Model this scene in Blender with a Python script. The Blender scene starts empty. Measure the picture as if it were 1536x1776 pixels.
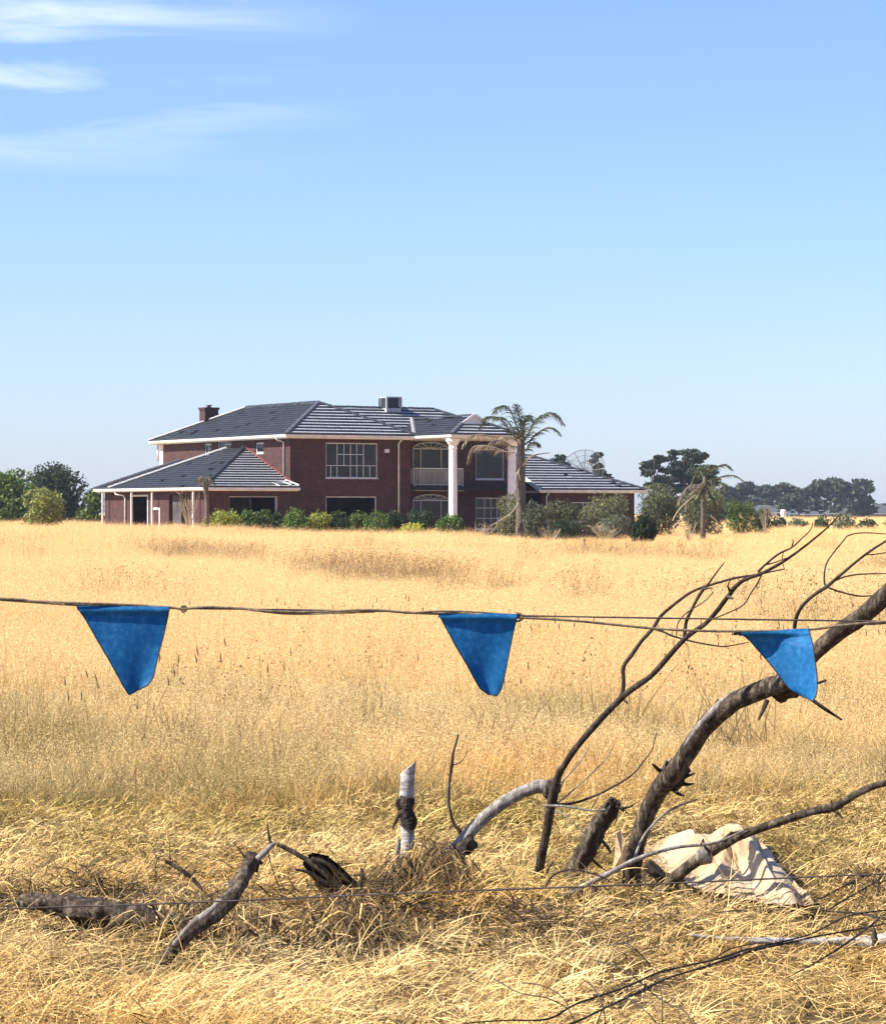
import bpy, math, random
import numpy as np
from mathutils import Vector, Matrix

random.seed(7)
rng = np.random.default_rng(7)
sc = bpy.context.scene
C = sc.collection

# ---------------------------------------------------------------- camera, sky, sun, exposure
F = 5000.0            # focal length in pixels of the 1536 px wide photograph
K = F / 4500.0
EYE = 1.5
cam_d = bpy.data.cameras.new('camera')
cam = bpy.data.objects.new('camera', cam_d)
C.objects.link(cam)
cam.location = (0, 0, EYE)
cam.rotation_euler = (math.radians(90), 0, 0)
cam_d.sensor_fit = 'HORIZONTAL'
cam_d.sensor_width = 36
cam_d.lens = 36 * F / 1536
cam_d.clip_start = 0.1
cam_d.clip_end = 20000
sc.camera = cam

SUN_AZ = math.atan2(-0.98, -0.24)      # compass-like angle from +Y towards +X
SUN_EL = math.radians(43)
SUN_DIR = Vector((math.sin(SUN_AZ) * math.cos(SUN_EL), math.cos(SUN_AZ) * math.cos(SUN_EL), math.sin(SUN_EL)))

world = bpy.data.worlds.new("World")
sc.world = world
world.use_nodes = True
wn, wl = world.node_tree.nodes, world.node_tree.links
wn.clear()
w_out = wn.new('ShaderNodeOutputWorld')
w_bg = wn.new('ShaderNodeBackground')
w_bg.inputs['Strength'].default_value = 0.078
w_sky = wn.new('ShaderNodeTexSky')
w_sky.sky_type = 'NISHITA'
w_sky.sun_disc = False
w_sky.sun_elevation = SUN_EL
w_sky.sun_rotation = SUN_AZ
w_sky.altitude = 0
w_sky.air_density = 1.0
w_sky.dust_density = 0.4
w_sky.ozone_density = 2.5
# thin wisps of cirrus
w_tc = wn.new('ShaderNodeTexCoord')
w_map = wn.new('ShaderNodeMapping')
w_map.inputs['Rotation'].default_value = (0, math.radians(7), 0)
w_map.inputs['Scale'].default_value = (7, 7, 62)
w_noise = wn.new('ShaderNodeTexNoise')
w_noise.inputs['Scale'].default_value = 1.0
w_noise.inputs['Detail'].default_value = 7
w_noise.inputs['Roughness'].default_value = 0.56
w_noise.inputs['Distortion'].default_value = 0.35
w_ramp = wn.new('ShaderNodeValToRGB')
w_ramp.color_ramp.elements[0].position = 0.47
w_ramp.color_ramp.elements[1].position = 0.86
w_sep = wn.new('ShaderNodeSeparateXYZ')
w_mx = wn.new('ShaderNodeMapRange')       # more cirrus towards the west (left)
w_mx.inputs['From Min'].default_value = -0.02
w_mx.inputs['From Max'].default_value = -0.15
w_mul = wn.new('ShaderNodeMath'); w_mul.operation = 'MULTIPLY'
w_my = wn.new('ShaderNodeMapRange')
w_my.inputs['From Min'].default_value = 0.114
w_my.inputs['From Max'].default_value = 0.140
w_mul2 = wn.new('ShaderNodeMath'); w_mul2.operation = 'MULTIPLY'
w_mix = wn.new('ShaderNodeMix'); w_mix.data_type = 'RGBA'
w_hsv = wn.new('ShaderNodeHueSaturation')
w_tint = wn.new('ShaderNodeMix'); w_tint.data_type = 'RGBA'; w_tint.blend_type = 'MULTIPLY'
w_tint.inputs[0].default_value = 1.0
CLOUD = (9.0, 9.3, 10.0, 1)
SKY_LO = (0.81, 0.90, 1.26, 1); SKY_HI = (0.84, 0.95, 1.36, 1)
wl.new(w_tc.outputs['Generated'], w_map.inputs['Vector'])
wl.new(w_map.outputs['Vector'], w_noise.inputs['Vector'])
wl.new(w_noise.outputs[0], w_ramp.inputs[0])
wl.new(w_tc.outputs['Generated'], w_sep.inputs[0])
wl.new(w_sep.outputs['X'], w_mx.inputs['Value'])
wl.new(w_sep.outputs['Z'], w_my.inputs['Value'])
wl.new(w_ramp.outputs[0], w_mul.inputs[0]); wl.new(w_mx.outputs[0], w_mul.inputs[1])
wl.new(w_mul.outputs[0], w_mul2.inputs[0]); wl.new(w_my.outputs[0], w_mul2.inputs[1])
w_tr = wn.new('ShaderNodeValToRGB')
for e_, (p_, c_) in zip([w_tr.color_ramp.elements[0], w_tr.color_ramp.elements[1]], [(0.0, SKY_LO), (0.22, SKY_HI)]):
    e_.position = p_; e_.color = c_
wl.new(w_sep.outputs['Z'], w_tr.inputs[0]); wl.new(w_tr.outputs[0], w_tint.inputs[7])
wl.new(w_sky.outputs[0], w_tint.inputs[6])
wl.new(w_tint.outputs[2], w_hsv.inputs['Color'])
wl.new(w_hsv.outputs[0], w_mix.inputs[6])
w_mix.inputs[7].default_value = CLOUD
wl.new(w_mul2.outputs[0], w_mix.inputs[0])
wl.new(w_mix.outputs[2], w_bg.inputs['Color'])
wl.new(w_bg.outputs[0], w_out.inputs['Surface'])

sun_d = bpy.data.lights.new('sun', 'SUN')
sun = bpy.data.objects.new('sun', sun_d)
C.objects.link(sun)
sun_d.energy = 5.0
sun_d.angle = math.radians(0.5)
sun_d.color = (1.0, 0.95, 0.86)
sun.rotation_euler = SUN_DIR.to_track_quat('Z', 'Y').to_euler()
sun.location = (0, 0, 50)

sc.view_settings.view_transform = 'Standard'
sc.view_settings.look = 'None'
sc.view_settings.exposure = 1.05
sc.view_settings.gamma = 1.0
sc.view_settings.use_curve_mapping = False
sc.cycles.max_bounces = 6
sc.cycles.transparent_max_bounces = 8
sc.cycles.sample_clamp_indirect = 4

# ---------------------------------------------------------------- helpers
def P(px, py, d):
    """photo pixel + distance (in units of the 4500 px lens) -> world point"""
    return Vector(((px - 768) / 4500.0 * d, d * K, EYE - (py - 888) / 4500.0 * d))

def dg(py, h=0.0):
    return (EYE - h) * 4500.0 / (py - 888)

def smooth(e0, e1, x):
    t = min(1, max(0, (x - e0) / (e1 - e0)))
    return t * t * (3 - 2 * t)

def terrain(x, y):
    far = smooth(60, 135, y)
    h = far * (0.20 - 0.22 * smooth(-14, -6, x) - 0.26 * smooth(-1, 5, x))
    h += 0.035 * math.sin(x * 0.9 + 1.3) * math.sin(y * 0.55) + 0.02 * math.sin(x * 2.7 + y * 1.9)
    h += far * 0.06 * math.sin(x * 0.35 + 2) * math.cos(y * 0.11)
    h *= 1 - smooth(300, 500, y)
    return h

def tag(o, label=None, cat=None, group=None, kind=None):
    if label: o['label'] = label
    if cat: o['category'] = cat
    if group: o['group'] = group
    if kind: o['kind'] = kind
    return o

def empty(name, loc=(0, 0, 0), rz=0.0):
    o = bpy.data.objects.new(name, None)
    C.objects.link(o)
    o.location = loc
    o.rotation_euler = (0, 0, rz)
    o.empty_display_size = 0.2
    return o

class MB:
    def __init__(self):
        self.v = []; self.n = 0; self.f = []; self.t = []; self.mi = []
    def add(self, verts, faces, tint=0.5, mi=0):
        v = np.asarray(verts, dtype=np.float64).reshape(-1, 3)
        k = self.n
        self.v.append(v)
        if np.isscalar(tint):
            self.t.append(np.full(len(v), tint))
        else:
            self.t.append(np.asarray(tint, dtype=float))
        for fc in faces:
            self.f.append([int(i) + k for i in fc])
            self.mi.append(mi)
        self.n += len(v)
    def box(self, a, b, mi=0, tint=0.5):
        x0, y0, z0 = a; x1, y1, z1 = b
        self.add([(x0,y0,z0),(x1,y0,z0),(x1,y1,z0),(x0,y1,z0),(x0,y0,z1),(x1,y0,z1),(x1,y1,z1),(x0,y1,z1)],
                 [(0,3,2,1),(4,5,6,7),(0,1,5,4),(1,2,6,5),(2,3,7,6),(3,0,4,7)], tint, mi)
    def beam(self, p, q, w, h=None, mi=0, up=(0,0,1), tint=0.5):
        """rectangular bar from p to q"""
        p = Vector(p); q = Vector(q); h = h or w
        d = (q - p).normalized(); u = Vector(up)
        s = d.cross(u)
        if s.length < 1e-4: s = d.cross(Vector((1, 0, 0)))
        s.normalize(); t = s.cross(d).normalized()
        vs = []
        for c in (p, q):
            for (i, j) in ((-1,-1),(1,-1),(1,1),(-1,1)):
                vs.append(c + s * (w / 2 * i) + t * (h / 2 * j))
        self.add(vs, [(3,2,1,0),(4,5,6,7),(0,1,5,4),(1,2,6,5),(2,3,7,6),(3,0,4,7)], tint, mi)
    def tube(self, pts, radii, sides=8, rough=0.0, mi=0, tint=0.5, seed=0, caps=True, sub=4, ridges=0.0):
        pts = [Vector(p) for p in pts]
        # catmull-rom resample
        P2, R2 = [], []
        n = len(pts)
        for i in range(n - 1):
            p0 = pts[max(0, i - 1)]; p1 = pts[i]; p2 = pts[i + 1]; p3 = pts[min(n - 1, i + 2)]
            for k in range(sub):
                t = k / sub
                P2.append(0.5 * ((2 * p1) + (p2 - p0) * t + (2 * p0 - 5 * p1 + 4 * p2 - p3) * t * t + (3 * p1 - p0 - 3 * p2 + p3) * t ** 3))
                R2.append(radii[i] * (1 - t) + radii[i + 1] * t)
        P2.append(pts[-1]); R2.append(radii[-1])
        rr = random.Random(seed + n * 31)
        m = len(P2)
        d = (P2[1] - P2[0]).normalized()
        ref = Vector((0, 0, 1)) if abs(d.z) < 0.9 else Vector((1, 0, 0))
        nrm = d.cross(ref).normalized()
        ph = [rr.uniform(0, 6.28) for _ in range(4)]
        amp = [rr.uniform(-1, 1) for _ in range(sides)]
        vs = []
        for i in range(m):
            if i < m - 1: d2 = (P2[i + 1] - P2[i])
            else: d2 = (P2[i] - P2[i - 1])
            if d2.length > 1e-9: d = d2.normalized()
            nrm = (nrm - d * nrm.dot(d)).normalized()
            bn = d.cross(nrm)
            for j in range(sides):
                a = 2 * math.pi * j / sides
                r = R2[i] * (1 + rough * (0.5 * math.sin(3 * a + ph[0] + i * 0.35) + 0.4 * math.sin(i * 0.9 + ph[1] + 2 * a) + rr.uniform(-0.5, 0.5)) + ridges * amp[(j + i // 9) % sides])
                vs.append(P2[i] + (nrm * math.cos(a) + bn * math.sin(a)) * r)
        fs = []
        for i in range(m - 1):
            for j in range(sides):
                k = (j + 1) % sides
                fs.append((i * sides + j, i * sides + k, (i + 1) * sides + k, (i + 1) * sides + j))
        if caps:
            fs.append(tuple(range(sides - 1, -1, -1)))
            fs.append(tuple((m - 1) * sides + j for j in range(sides)))
        self.add(vs, fs, tint, mi)
        return P2
    def quads(self, verts, tint, mi=0):
        """verts (n,4,3) -> n quads, tint per quad"""
        verts = np.asarray(verts)
        n = len(verts)
        k = self.n
        self.v.append(verts.reshape(-1, 3))
        self.t.append(np.repeat(np.asarray(tint), 4))
        self.f.extend((np.arange(n * 4).reshape(n, 4) + k).tolist())
        self.mi.extend([mi] * n)
        self.n += n * 4
    def mesh(self, name, mats, smooth_=False):
        me = bpy.data.meshes.new(name)
        v = np.concatenate(self.v) if self.v else np.zeros((0, 3))
        me.from_pydata(v.tolist(), [], self.f)
        if not isinstance(mats, (list, tuple)): mats = [mats]
        for m in mats: me.materials.append(m)
        at = me.attributes.new('tint', 'FLOAT', 'POINT')
        at.data.foreach_set('value', np.concatenate(self.t).astype(np.float32))
        if len(mats) > 1:
            me.polygons.foreach_set('material_index', self.mi)
        if smooth_:
            me.polygons.foreach_set('use_smooth', [True] * len(me.polygons))
        me.update()
        return me
    def build(self, name, mats, parent=None, smooth_=False, loc=None):
        me = self.mesh(name, mats, smooth_)
        o = bpy.data.objects.new(name, me)
        C.objects.link(o)
        if parent is not None: o.parent = parent
        if loc is not None: o.location = loc
        return o

def rooted(mb, root_loc):
    """shift collected world-space verts so the object's origin sits at root_loc"""
    r = np.array(root_loc)
    mb.v = [v - r for v in mb.v]
    return mb

# ---------------------------------------------------------------- materials
def new_mat(name):
    m = bpy.data.materials.new(name)
    m.use_nodes = True
    nt = m.node_tree
    nt.nodes.clear()
    out = nt.nodes.new('ShaderNodeOutputMaterial')
    b = nt.nodes.new('ShaderNodeBsdfPrincipled')
    nt.links.new(b.outputs[0], out.inputs[0])
    return m, nt, b, out

def ramp(nt, fac, stops):
    r = nt.nodes.new('ShaderNodeValToRGB')
    el = r.color_ramp.elements
    while len(el) < len(stops): el.new(0.5)
    for e, (p, c) in zip(el, stops):
        e.position = p; e.color = (*c, 1)
    nt.links.new(fac, r.inputs[0])
    return r.outputs[0]

def noise(nt, scale, detail=5, rough=0.6, vec=None, sc3=None, dist=0.0):
    n = nt.nodes.new('ShaderNodeTexNoise')
    n.inputs['Scale'].default_value = scale
    n.inputs['Detail'].default_value = detail
    n.inputs['Roughness'].default_value = rough
    n.inputs['Distortion'].default_value = dist
    if vec is None:
        tc = nt.nodes.new('ShaderNodeTexCoord'); vec = tc.outputs['Object']
    if sc3:
        mp = nt.nodes.new('ShaderNodeMapping'); mp.inputs['Scale'].default_value = sc3
        nt.links.new(vec, mp.inputs[0]); vec = mp.outputs[0]
    nt.links.new(vec, n.inputs['Vector'])
    return n.outputs[0]

def bump(nt, b, h, strength=0.5, dist=0.02):
    n = nt.nodes.new('ShaderNodeBump')
    n.inputs['Strength'].default_value = strength
    n.inputs['Distance'].default_value = dist
    nt.links.new(h, n.inputs['Height'])
    nt.links.new(n.outputs[0], b.inputs['Normal'])

def simple(name, col, col2=None, rough=0.7, scale=6, bump_s=0.2, bd=0.01, metal=0.0, spec=0.3, detail=6, sc3=None):
    m, nt, b, out = new_mat(name)
    col2 = col2 or tuple(c * 0.7 for c in col)
    n = noise(nt, scale, detail, sc3=sc3)
    nt.links.new(ramp(nt, n, [(0.3, col2), (0.7, col)]), b.inputs['Base Color'])
    b.inputs['Roughness'].default_value = rough
    b.inputs['Metallic'].default_value = metal
    b.inputs['Specular IOR Level'].default_value = spec
    if bump_s: bump(nt, b, n, bump_s, bd)
    return m

def foliage_mat(name, dark, light, transl=0.3, rough=0.6, patch=None, pscale=0.25, spec=0.2):
    """leaf/blade material: colour varies with the 'tint' attribute and from instance to instance"""
    m, nt, b, out = new_mat(name)
    at = nt.nodes.new('ShaderNodeAttribute'); at.attribute_name = 'tint'
    oi = nt.nodes.new('ShaderNodeObjectInfo')
    mx = nt.nodes.new('ShaderNodeMath'); mx.operation = 'MULTIPLY_ADD'
    nt.links.new(oi.outputs['Random'], mx.inputs[0]); mx.inputs[1].default_value = 0.3
    nt.links.new(at.outputs['Fac'], mx.inputs[2])
    col = ramp(nt, mx.outputs[0], [(0.0, dark), (1.1 if False else 1.0, light)])
    if patch:
        geo = nt.nodes.new('ShaderNodeNewGeometry')
        n = noise(nt, pscale, 3, 0.6, vec=geo.outputs['Position'])
        rp = ramp(nt, n, [(0.42, (0, 0, 0)), (0.62, (1, 1, 1))])
        mixc = nt.nodes.new('ShaderNodeMix'); mixc.data_type = 'RGBA'; mixc.blend_type = 'MULTIPLY'
        nt.links.new(rp, mixc.inputs[0])
        nt.links.new(col, mixc.inputs[6]); mixc.inputs[7].default_value = (*patch, 1)
        col = mixc.outputs[2]
    nt.links.new(col, b.inputs['Base Color'])
    b.inputs['Roughness'].default_value = rough
    b.inputs['Specular IOR Level'].default_value = spec
    if transl > 0:
        tr = nt.nodes.new('ShaderNodeBsdfTranslucent')
        nt.links.new(col, tr.inputs['Color'])
        ms = nt.nodes.new('ShaderNodeMixShader'); ms.inputs[0].default_value = transl
        nt.links.new(b.outputs[0], ms.inputs[1]); nt.links.new(tr.outputs[0], ms.inputs[2])
        nt.links.new(ms.outputs[0], out.inputs[0])
    return m

M = {}
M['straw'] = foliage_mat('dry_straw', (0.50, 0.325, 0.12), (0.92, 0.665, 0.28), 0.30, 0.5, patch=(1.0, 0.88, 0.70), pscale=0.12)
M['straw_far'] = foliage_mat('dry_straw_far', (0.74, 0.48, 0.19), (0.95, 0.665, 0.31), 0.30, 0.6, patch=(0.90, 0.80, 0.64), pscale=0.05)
M['hay'] = foliage_mat('old_hay', (0.12, 0.07, 0.025), (1.0, 0.74, 0.32), 0.25, 0.5, patch=(0.88, 0.78, 0.58), pscale=0.6)
M['short'] = foliage_mat('short_dry_sward', (0.11, 0.07, 0.026), (0.94, 0.67, 0.27), 0.2, 0.6, patch=(0.66, 0.66, 0.46), pscale=0.7)
M['tussock'] = foliage_mat('tussock_blades', (0.12, 0.09, 0.035), (0.70, 0.54, 0.24), 0.3, 0.5, patch=(0.58, 0.66, 0.44), pscale=0.5)
M['seed'] = foliage_mat('seed_heads', (0.50, 0.32, 0.12), (0.96, 0.72, 0.35), 0.3, 0.6)
M['darkseed'] = foliage_mat('dark_seed_heads', (0.08, 0.05, 0.03), (0.20, 0.13, 0.06), 0.1, 0.8)
M['weed'] = foliage_mat('brown_weeds', (0.15, 0.10, 0.04), (0.50, 0.35, 0.15), 0.2, 0.7)
M['debris'] = foliage_mat('rotted_stems', (0.012, 0.008, 0.005), (0.22, 0.145, 0.075), 0.1, 0.8)

# ground
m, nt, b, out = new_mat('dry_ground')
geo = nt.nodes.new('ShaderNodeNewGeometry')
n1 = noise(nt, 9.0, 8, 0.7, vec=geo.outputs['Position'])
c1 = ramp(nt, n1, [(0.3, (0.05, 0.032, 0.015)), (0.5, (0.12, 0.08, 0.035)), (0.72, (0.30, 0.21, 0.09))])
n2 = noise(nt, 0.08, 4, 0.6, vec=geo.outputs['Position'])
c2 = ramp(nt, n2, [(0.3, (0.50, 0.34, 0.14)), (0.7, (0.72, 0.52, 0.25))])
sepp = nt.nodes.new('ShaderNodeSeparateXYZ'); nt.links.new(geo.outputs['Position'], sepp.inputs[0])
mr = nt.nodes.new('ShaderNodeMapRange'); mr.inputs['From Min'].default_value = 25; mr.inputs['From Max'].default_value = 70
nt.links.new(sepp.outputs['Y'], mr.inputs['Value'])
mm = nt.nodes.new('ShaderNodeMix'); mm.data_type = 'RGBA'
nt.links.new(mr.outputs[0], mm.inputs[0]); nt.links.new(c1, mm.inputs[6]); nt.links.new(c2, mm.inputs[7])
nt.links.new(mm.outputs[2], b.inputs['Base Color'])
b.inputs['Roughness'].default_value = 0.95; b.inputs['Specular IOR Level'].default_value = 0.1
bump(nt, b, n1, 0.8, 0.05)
M['ground'] = m

# brick
m, nt, b, out = new_mat('red_brick')
tc = nt.nodes.new('ShaderNodeTexCoord')
sp = nt.nodes.new('ShaderNodeSeparateXYZ'); nt.links.new(tc.outputs['Object'], sp.inputs[0])
ad = nt.nodes.new('ShaderNodeMath'); ad.operation = 'ADD'
nt.links.new(sp.outputs['X'], ad.inputs[0]); nt.links.new(sp.outputs['Y'], ad.inputs[1])
cb = nt.nodes.new('ShaderNodeCombineXYZ'); nt.links.new(ad.outputs[0], cb.inputs[0]); nt.links.new(sp.outputs['Z'], cb.inputs[1])
bk = nt.nodes.new('ShaderNodeTexBrick')
nt.links.new(cb.outputs[0], bk.inputs['Vector'])
bk.inputs['Scale'].default_value = 1.0
bk.inputs['Brick Width'].default_value = 0.24
bk.inputs['Row Height'].default_value = 0.086
bk.inputs['Mortar Size'].default_value = 0.008
bk.inputs['Color1'].default_value = (0.088, 0.027, 0.019, 1)
bk.inputs['Color2'].default_value = (0.038, 0.014, 0.011, 1)
bk.inputs['Mortar'].default_value = (0.055, 0.030, 0.028, 1)
nb = noise(nt, 1.3, 6, 0.65)
mxx = nt.nodes.new('ShaderNodeMix'); mxx.data_type = 'RGBA'; mxx.blend_type = 'MULTIPLY'
mxx.inputs[0].default_value = 1
nt.links.new(bk.outputs['Color'], mxx.inputs[6])
nt.links.new(ramp(nt, nb, [(0.3, (0.62, 0.6, 0.62)), (0.7, (1.15, 1.1, 1.1))]), mxx.inputs[7])
nt.links.new(mxx.outputs[2], b.inputs['Base Color'])
b.inputs['Roughness'].default_value = 0.85
bump(nt, b, bk.outputs['Fac'], -0.4, 0.01)
M['brick'] = m

def tile_mat(name, lo, hi, rough):
    m, nt, b, out = new_mat(name)
    at = nt.nodes.new('ShaderNodeAttribute'); at.attribute_name = 'tint'
    n = noise(nt, 5, 5, 0.7)
    a2 = nt.nodes.new('ShaderNodeMath'); a2.operation = 'MULTIPLY_ADD'
    nt.links.new(n, a2.inputs[0]); a2.inputs[1].default_value = 0.5; nt.links.new(at.outputs['Fac'], a2.inputs[2])
    nt.links.new(ramp(nt, a2.outputs[0], [(0.15, lo), (1.0, hi)]), b.inputs['Base Color'])
    b.inputs['Roughness'].default_value = rough
    b.inputs['Specular IOR Level'].default_value = 0.5
    return m
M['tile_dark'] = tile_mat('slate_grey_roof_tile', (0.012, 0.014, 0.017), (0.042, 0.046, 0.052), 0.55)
M['tile_pale'] = tile_mat('glare_banded_roof_tile', (0.012, 0.014, 0.018), (0.46, 0.465, 0.48), 0.5)  # front slopes only: glare and shade under course edges put into the colour
M['cap_dark'] = simple('ridge_cap_dark', (0.055, 0.06, 0.072), (0.02, 0.024, 0.03), 0.6, 8)
M['cap_pale'] = simple('ridge_cap_pale', (0.42, 0.41, 0.40), (0.16, 0.16, 0.17), 0.7, 8)
M['cap_mid'] = simple('ridge_cap_grey', (0.15, 0.155, 0.165), (0.05, 0.055, 0.06), 0.7, 8)
M['terracotta'] = simple('terracotta_flashing', (0.22, 0.075, 0.065), (0.12, 0.04, 0.035), 0.8, 6)
M['white'] = simple('cream_white_paint', (0.80, 0.77, 0.70), (0.55, 0.53, 0.48), 0.5, 3, 0.05)
M['column_white'] = simple('column_white_render', (0.86, 0.85, 0.82), (0.68, 0.67, 0.64), 0.6, 2.5, 0.05)
M['frame'] = simple('aluminium_window_frame', (0.66, 0.66, 0.64), (0.42, 0.42, 0.41), 0.4, 5, 0.0)
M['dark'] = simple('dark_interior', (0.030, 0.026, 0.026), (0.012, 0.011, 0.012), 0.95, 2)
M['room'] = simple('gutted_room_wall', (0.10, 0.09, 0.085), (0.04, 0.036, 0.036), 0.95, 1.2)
M['grey'] = simple('grey_plastic', (0.42, 0.42, 0.42), (0.30, 0.30, 0.30), 0.5, 5)
M['louvre'] = simple('dark_louvre', (0.06, 0.065, 0.07), (0.03, 0.03, 0.035), 0.7, 12)
M['metal'] = simple('dark_metal', (0.12, 0.12, 0.125), (0.07, 0.07, 0.07), 0.5, 12, metal=0.6)
m, nt, b, out = new_mat('dusty_glass')
b.inputs['Base Color'].default_value = (0.035, 0.045, 0.05, 1)
b.inputs['Roughness'].default_value = 0.15
b.inputs['Specular IOR Level'].default_value = 0.3
ng = noise(nt, 0.9, 5, 0.6)
nt.links.new(ramp(nt, ng, [(0.35, (0.006, 0.008, 0.009)), (0.62, (0.022, 0.027, 0.028)), (0.8, (0.06, 0.066, 0.066))]), b.inputs['Base Color'])
M['glass'] = m

def bark_mat(name, lo, mid, hi, sc3=(14, 14, 3), white=None):
    m, nt, b, out = new_mat(name)
    n = noise(nt, 3.0, 9, 0.72, sc3=sc3, dist=0.4)
    n2 = noise(nt, 60.0, 5, 0.7)
    s = nt.nodes.new('ShaderNodeMath'); s.operation = 'MULTIPLY_ADD'
    nt.links.new(n2, s.inputs[0]); s.inputs[1].default_value = 0.45; nt.links.new(n, s.inputs[2])
    nt.links.new(ramp(nt, s.outputs[0], [(0.48, lo), (0.70, mid), (0.92, hi)]), b.inputs['Base Color'])
    b.inputs['Roughness'].default_value = 0.85
    b.inputs['Specular IOR Level'].default_value = 0.15
    bump(nt, b, s.outputs[0], 0.9, 0.012)
    return m
M['bark'] = bark_mat('weathered_bark', (0.010, 0.007, 0.005), (0.050, 0.036, 0.025), (0.23, 0.18, 0.125))
M['bark_dark'] = bark_mat('charred_bark', (0.010, 0.008, 0.007), (0.040, 0.030, 0.023), (0.12, 0.095, 0.07))
M['bark_grey'] = bark_mat('bleached_wood', (0.06, 0.05, 0.04), (0.23, 0.20, 0.17), (0.50, 0.46, 0.41))
M['bark_pale'] = bark_mat('pale_smooth_bark', (0.10, 0.085, 0.07), (0.36, 0.33, 0.29), (0.60, 0.57, 0.52), sc3=(4, 4, 22))
M['bark_brown'] = bark_mat('brown_rotten_wood', (0.025, 0.018, 0.012), (0.13, 0.09, 0.055), (0.34, 0.25, 0.16), sc3=(2.5, 12, 12))
M['twig'] = simple('dark_twig', (0.075, 0.055, 0.040), (0.025, 0.018, 0.014), 0.85, 30)
M['palm_trunk'] = bark_mat('palm_trunk_fibre', (0.035, 0.028, 0.022), (0.10, 0.08, 0.06), (0.22, 0.19, 0.15), sc3=(2, 2, 5))
M['tree_trunk'] = simple('tree_trunk', (0.11, 0.09, 0.07), (0.04, 0.032, 0.026), 0.9, 5)

# cloth of the flags
m, nt, b, out = new_mat('blue_vinyl')
n = noise(nt, 55, 10, 0.85)
nw = noise(nt, 7, 6, 0.7)
ns = nt.nodes.new('ShaderNodeMath'); ns.operation = 'MULTIPLY_ADD'
nt.links.new(nw, ns.inputs[0]); ns.inputs[1].default_value = 0.6; nt.links.new(n, ns.inputs[2])
col = ramp(nt, ns.outputs[0], [(0.55, (0.004, 0.07, 0.19)), (0.82, (0.008, 0.15, 0.36)), (1.0, (0.05, 0.26, 0.50))])
nt.links.new(col, b.inputs['Base Color'])
b.inputs['Roughness'].default_value = 0.62
b.inputs['Specular IOR Level'].default_value = 0.25
nf = noise(nt, 160, 5, 0.7); bump(nt, b, nf, 0.35, 0.003)
tr = nt.nodes.new('ShaderNodeBsdfTranslucent'); tr.inputs[0].default_value = (0.012, 0.23, 0.56, 1)
ms = nt.nodes.new('ShaderNodeMixShader'); ms.inputs[0].default_value = 0.35
nt.links.new(b.outputs[0], ms.inputs[1]); nt.links.new(tr.outputs[0], ms.inputs[2]); nt.links.new(ms.outputs[0], out.inputs[0])
M['flag'] = m
M['flag_edge'] = simple('dark_hem', (0.02, 0.03, 0.05), (0.01, 0.012, 0.02), 0.7, 20)
M['rope'] = simple('old_twine', (0.30, 0.22, 0.13), (0.08, 0.06, 0.045), 0.9, 60, 0.6, 0.003)
M['wire'] = simple('rusty_fence_wire', (0.14, 0.11, 0.09), (0.05, 0.042, 0.04), 0.6, 40, metal=0.4)
# tarp
m, nt, b, out = new_mat('sun_bleached_sheet')
n = noise(nt, 2.2, 6, 0.6)
nt.links.new(ramp(nt, n, [(0.35, (0.46, 0.29, 0.13)), (0.50, (0.66, 0.49, 0.29)), (0.68, (0.78, 0.66, 0.47))]), b.inputs['Base Color'])
b.inputs['Roughness'].default_value = 0.55
n3 = noise(nt, 14, 8, 0.7, dist=.8); bump(nt, b, n3, 0.9, 0.03)
tr = nt.nodes.new('ShaderNodeBsdfTranslucent'); tr.inputs[0].default_value = (0.82, 0.60, 0.34, 1)
ms = nt.nodes.new('ShaderNodeMixShader'); ms.inputs[0].default_value = 0.25
nt.links.new(b.outputs[0], ms.inputs[1]); nt.links.new(tr.outputs[0], ms.inputs[2]); nt.links.new(ms.outputs[0], out.inputs[0])
M['tarp'] = m

G_ = {}
def green(name, dark, light, tr=0.25, spec=0.25):
    G_[name] = foliage_mat(name, dark, light, tr, 0.55, spec=spec)
green('dark_green', (0.008, 0.018, 0.006), (0.060, 0.105, 0.028))
green('mid_green', (0.014, 0.032, 0.007), (0.16, 0.25, 0.04))
green('yellow_green', (0.05, 0.07, 0.01), (0.46, 0.50, 0.07))
green('pale_bush', (0.07, 0.085, 0.018), (0.52, 0.56, 0.16))
green('lime_yellow', (0.22, 0.20, 0.02), (0.62, 0.60, 0.08))
green('olive', (0.022, 0.028, 0.012), (0.30, 0.31, 0.14))
green('grey_green', (0.022, 0.030, 0.018), (0.25, 0.27, 0.16))
green('pine', (0.006, 0.013, 0.008), (0.045, 0.070, 0.040), 0.1)
green('gum', (0.012, 0.020, 0.012), (0.070, 0.095, 0.055), 0.15)
green('conifer', (0.006, 0.013, 0.004), (0.035, 0.060, 0.018), 0.1)
green('palm', (0.025, 0.035, 0.016), (0.13, 0.15, 0.075), 0.15)
green('dead_frond', (0.10, 0.075, 0.045), (0.40, 0.33, 0.23), 0.2)
green('dry_weed', (0.16, 0.12, 0.07), (0.50, 0.40, 0.26), 0.2)

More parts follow.
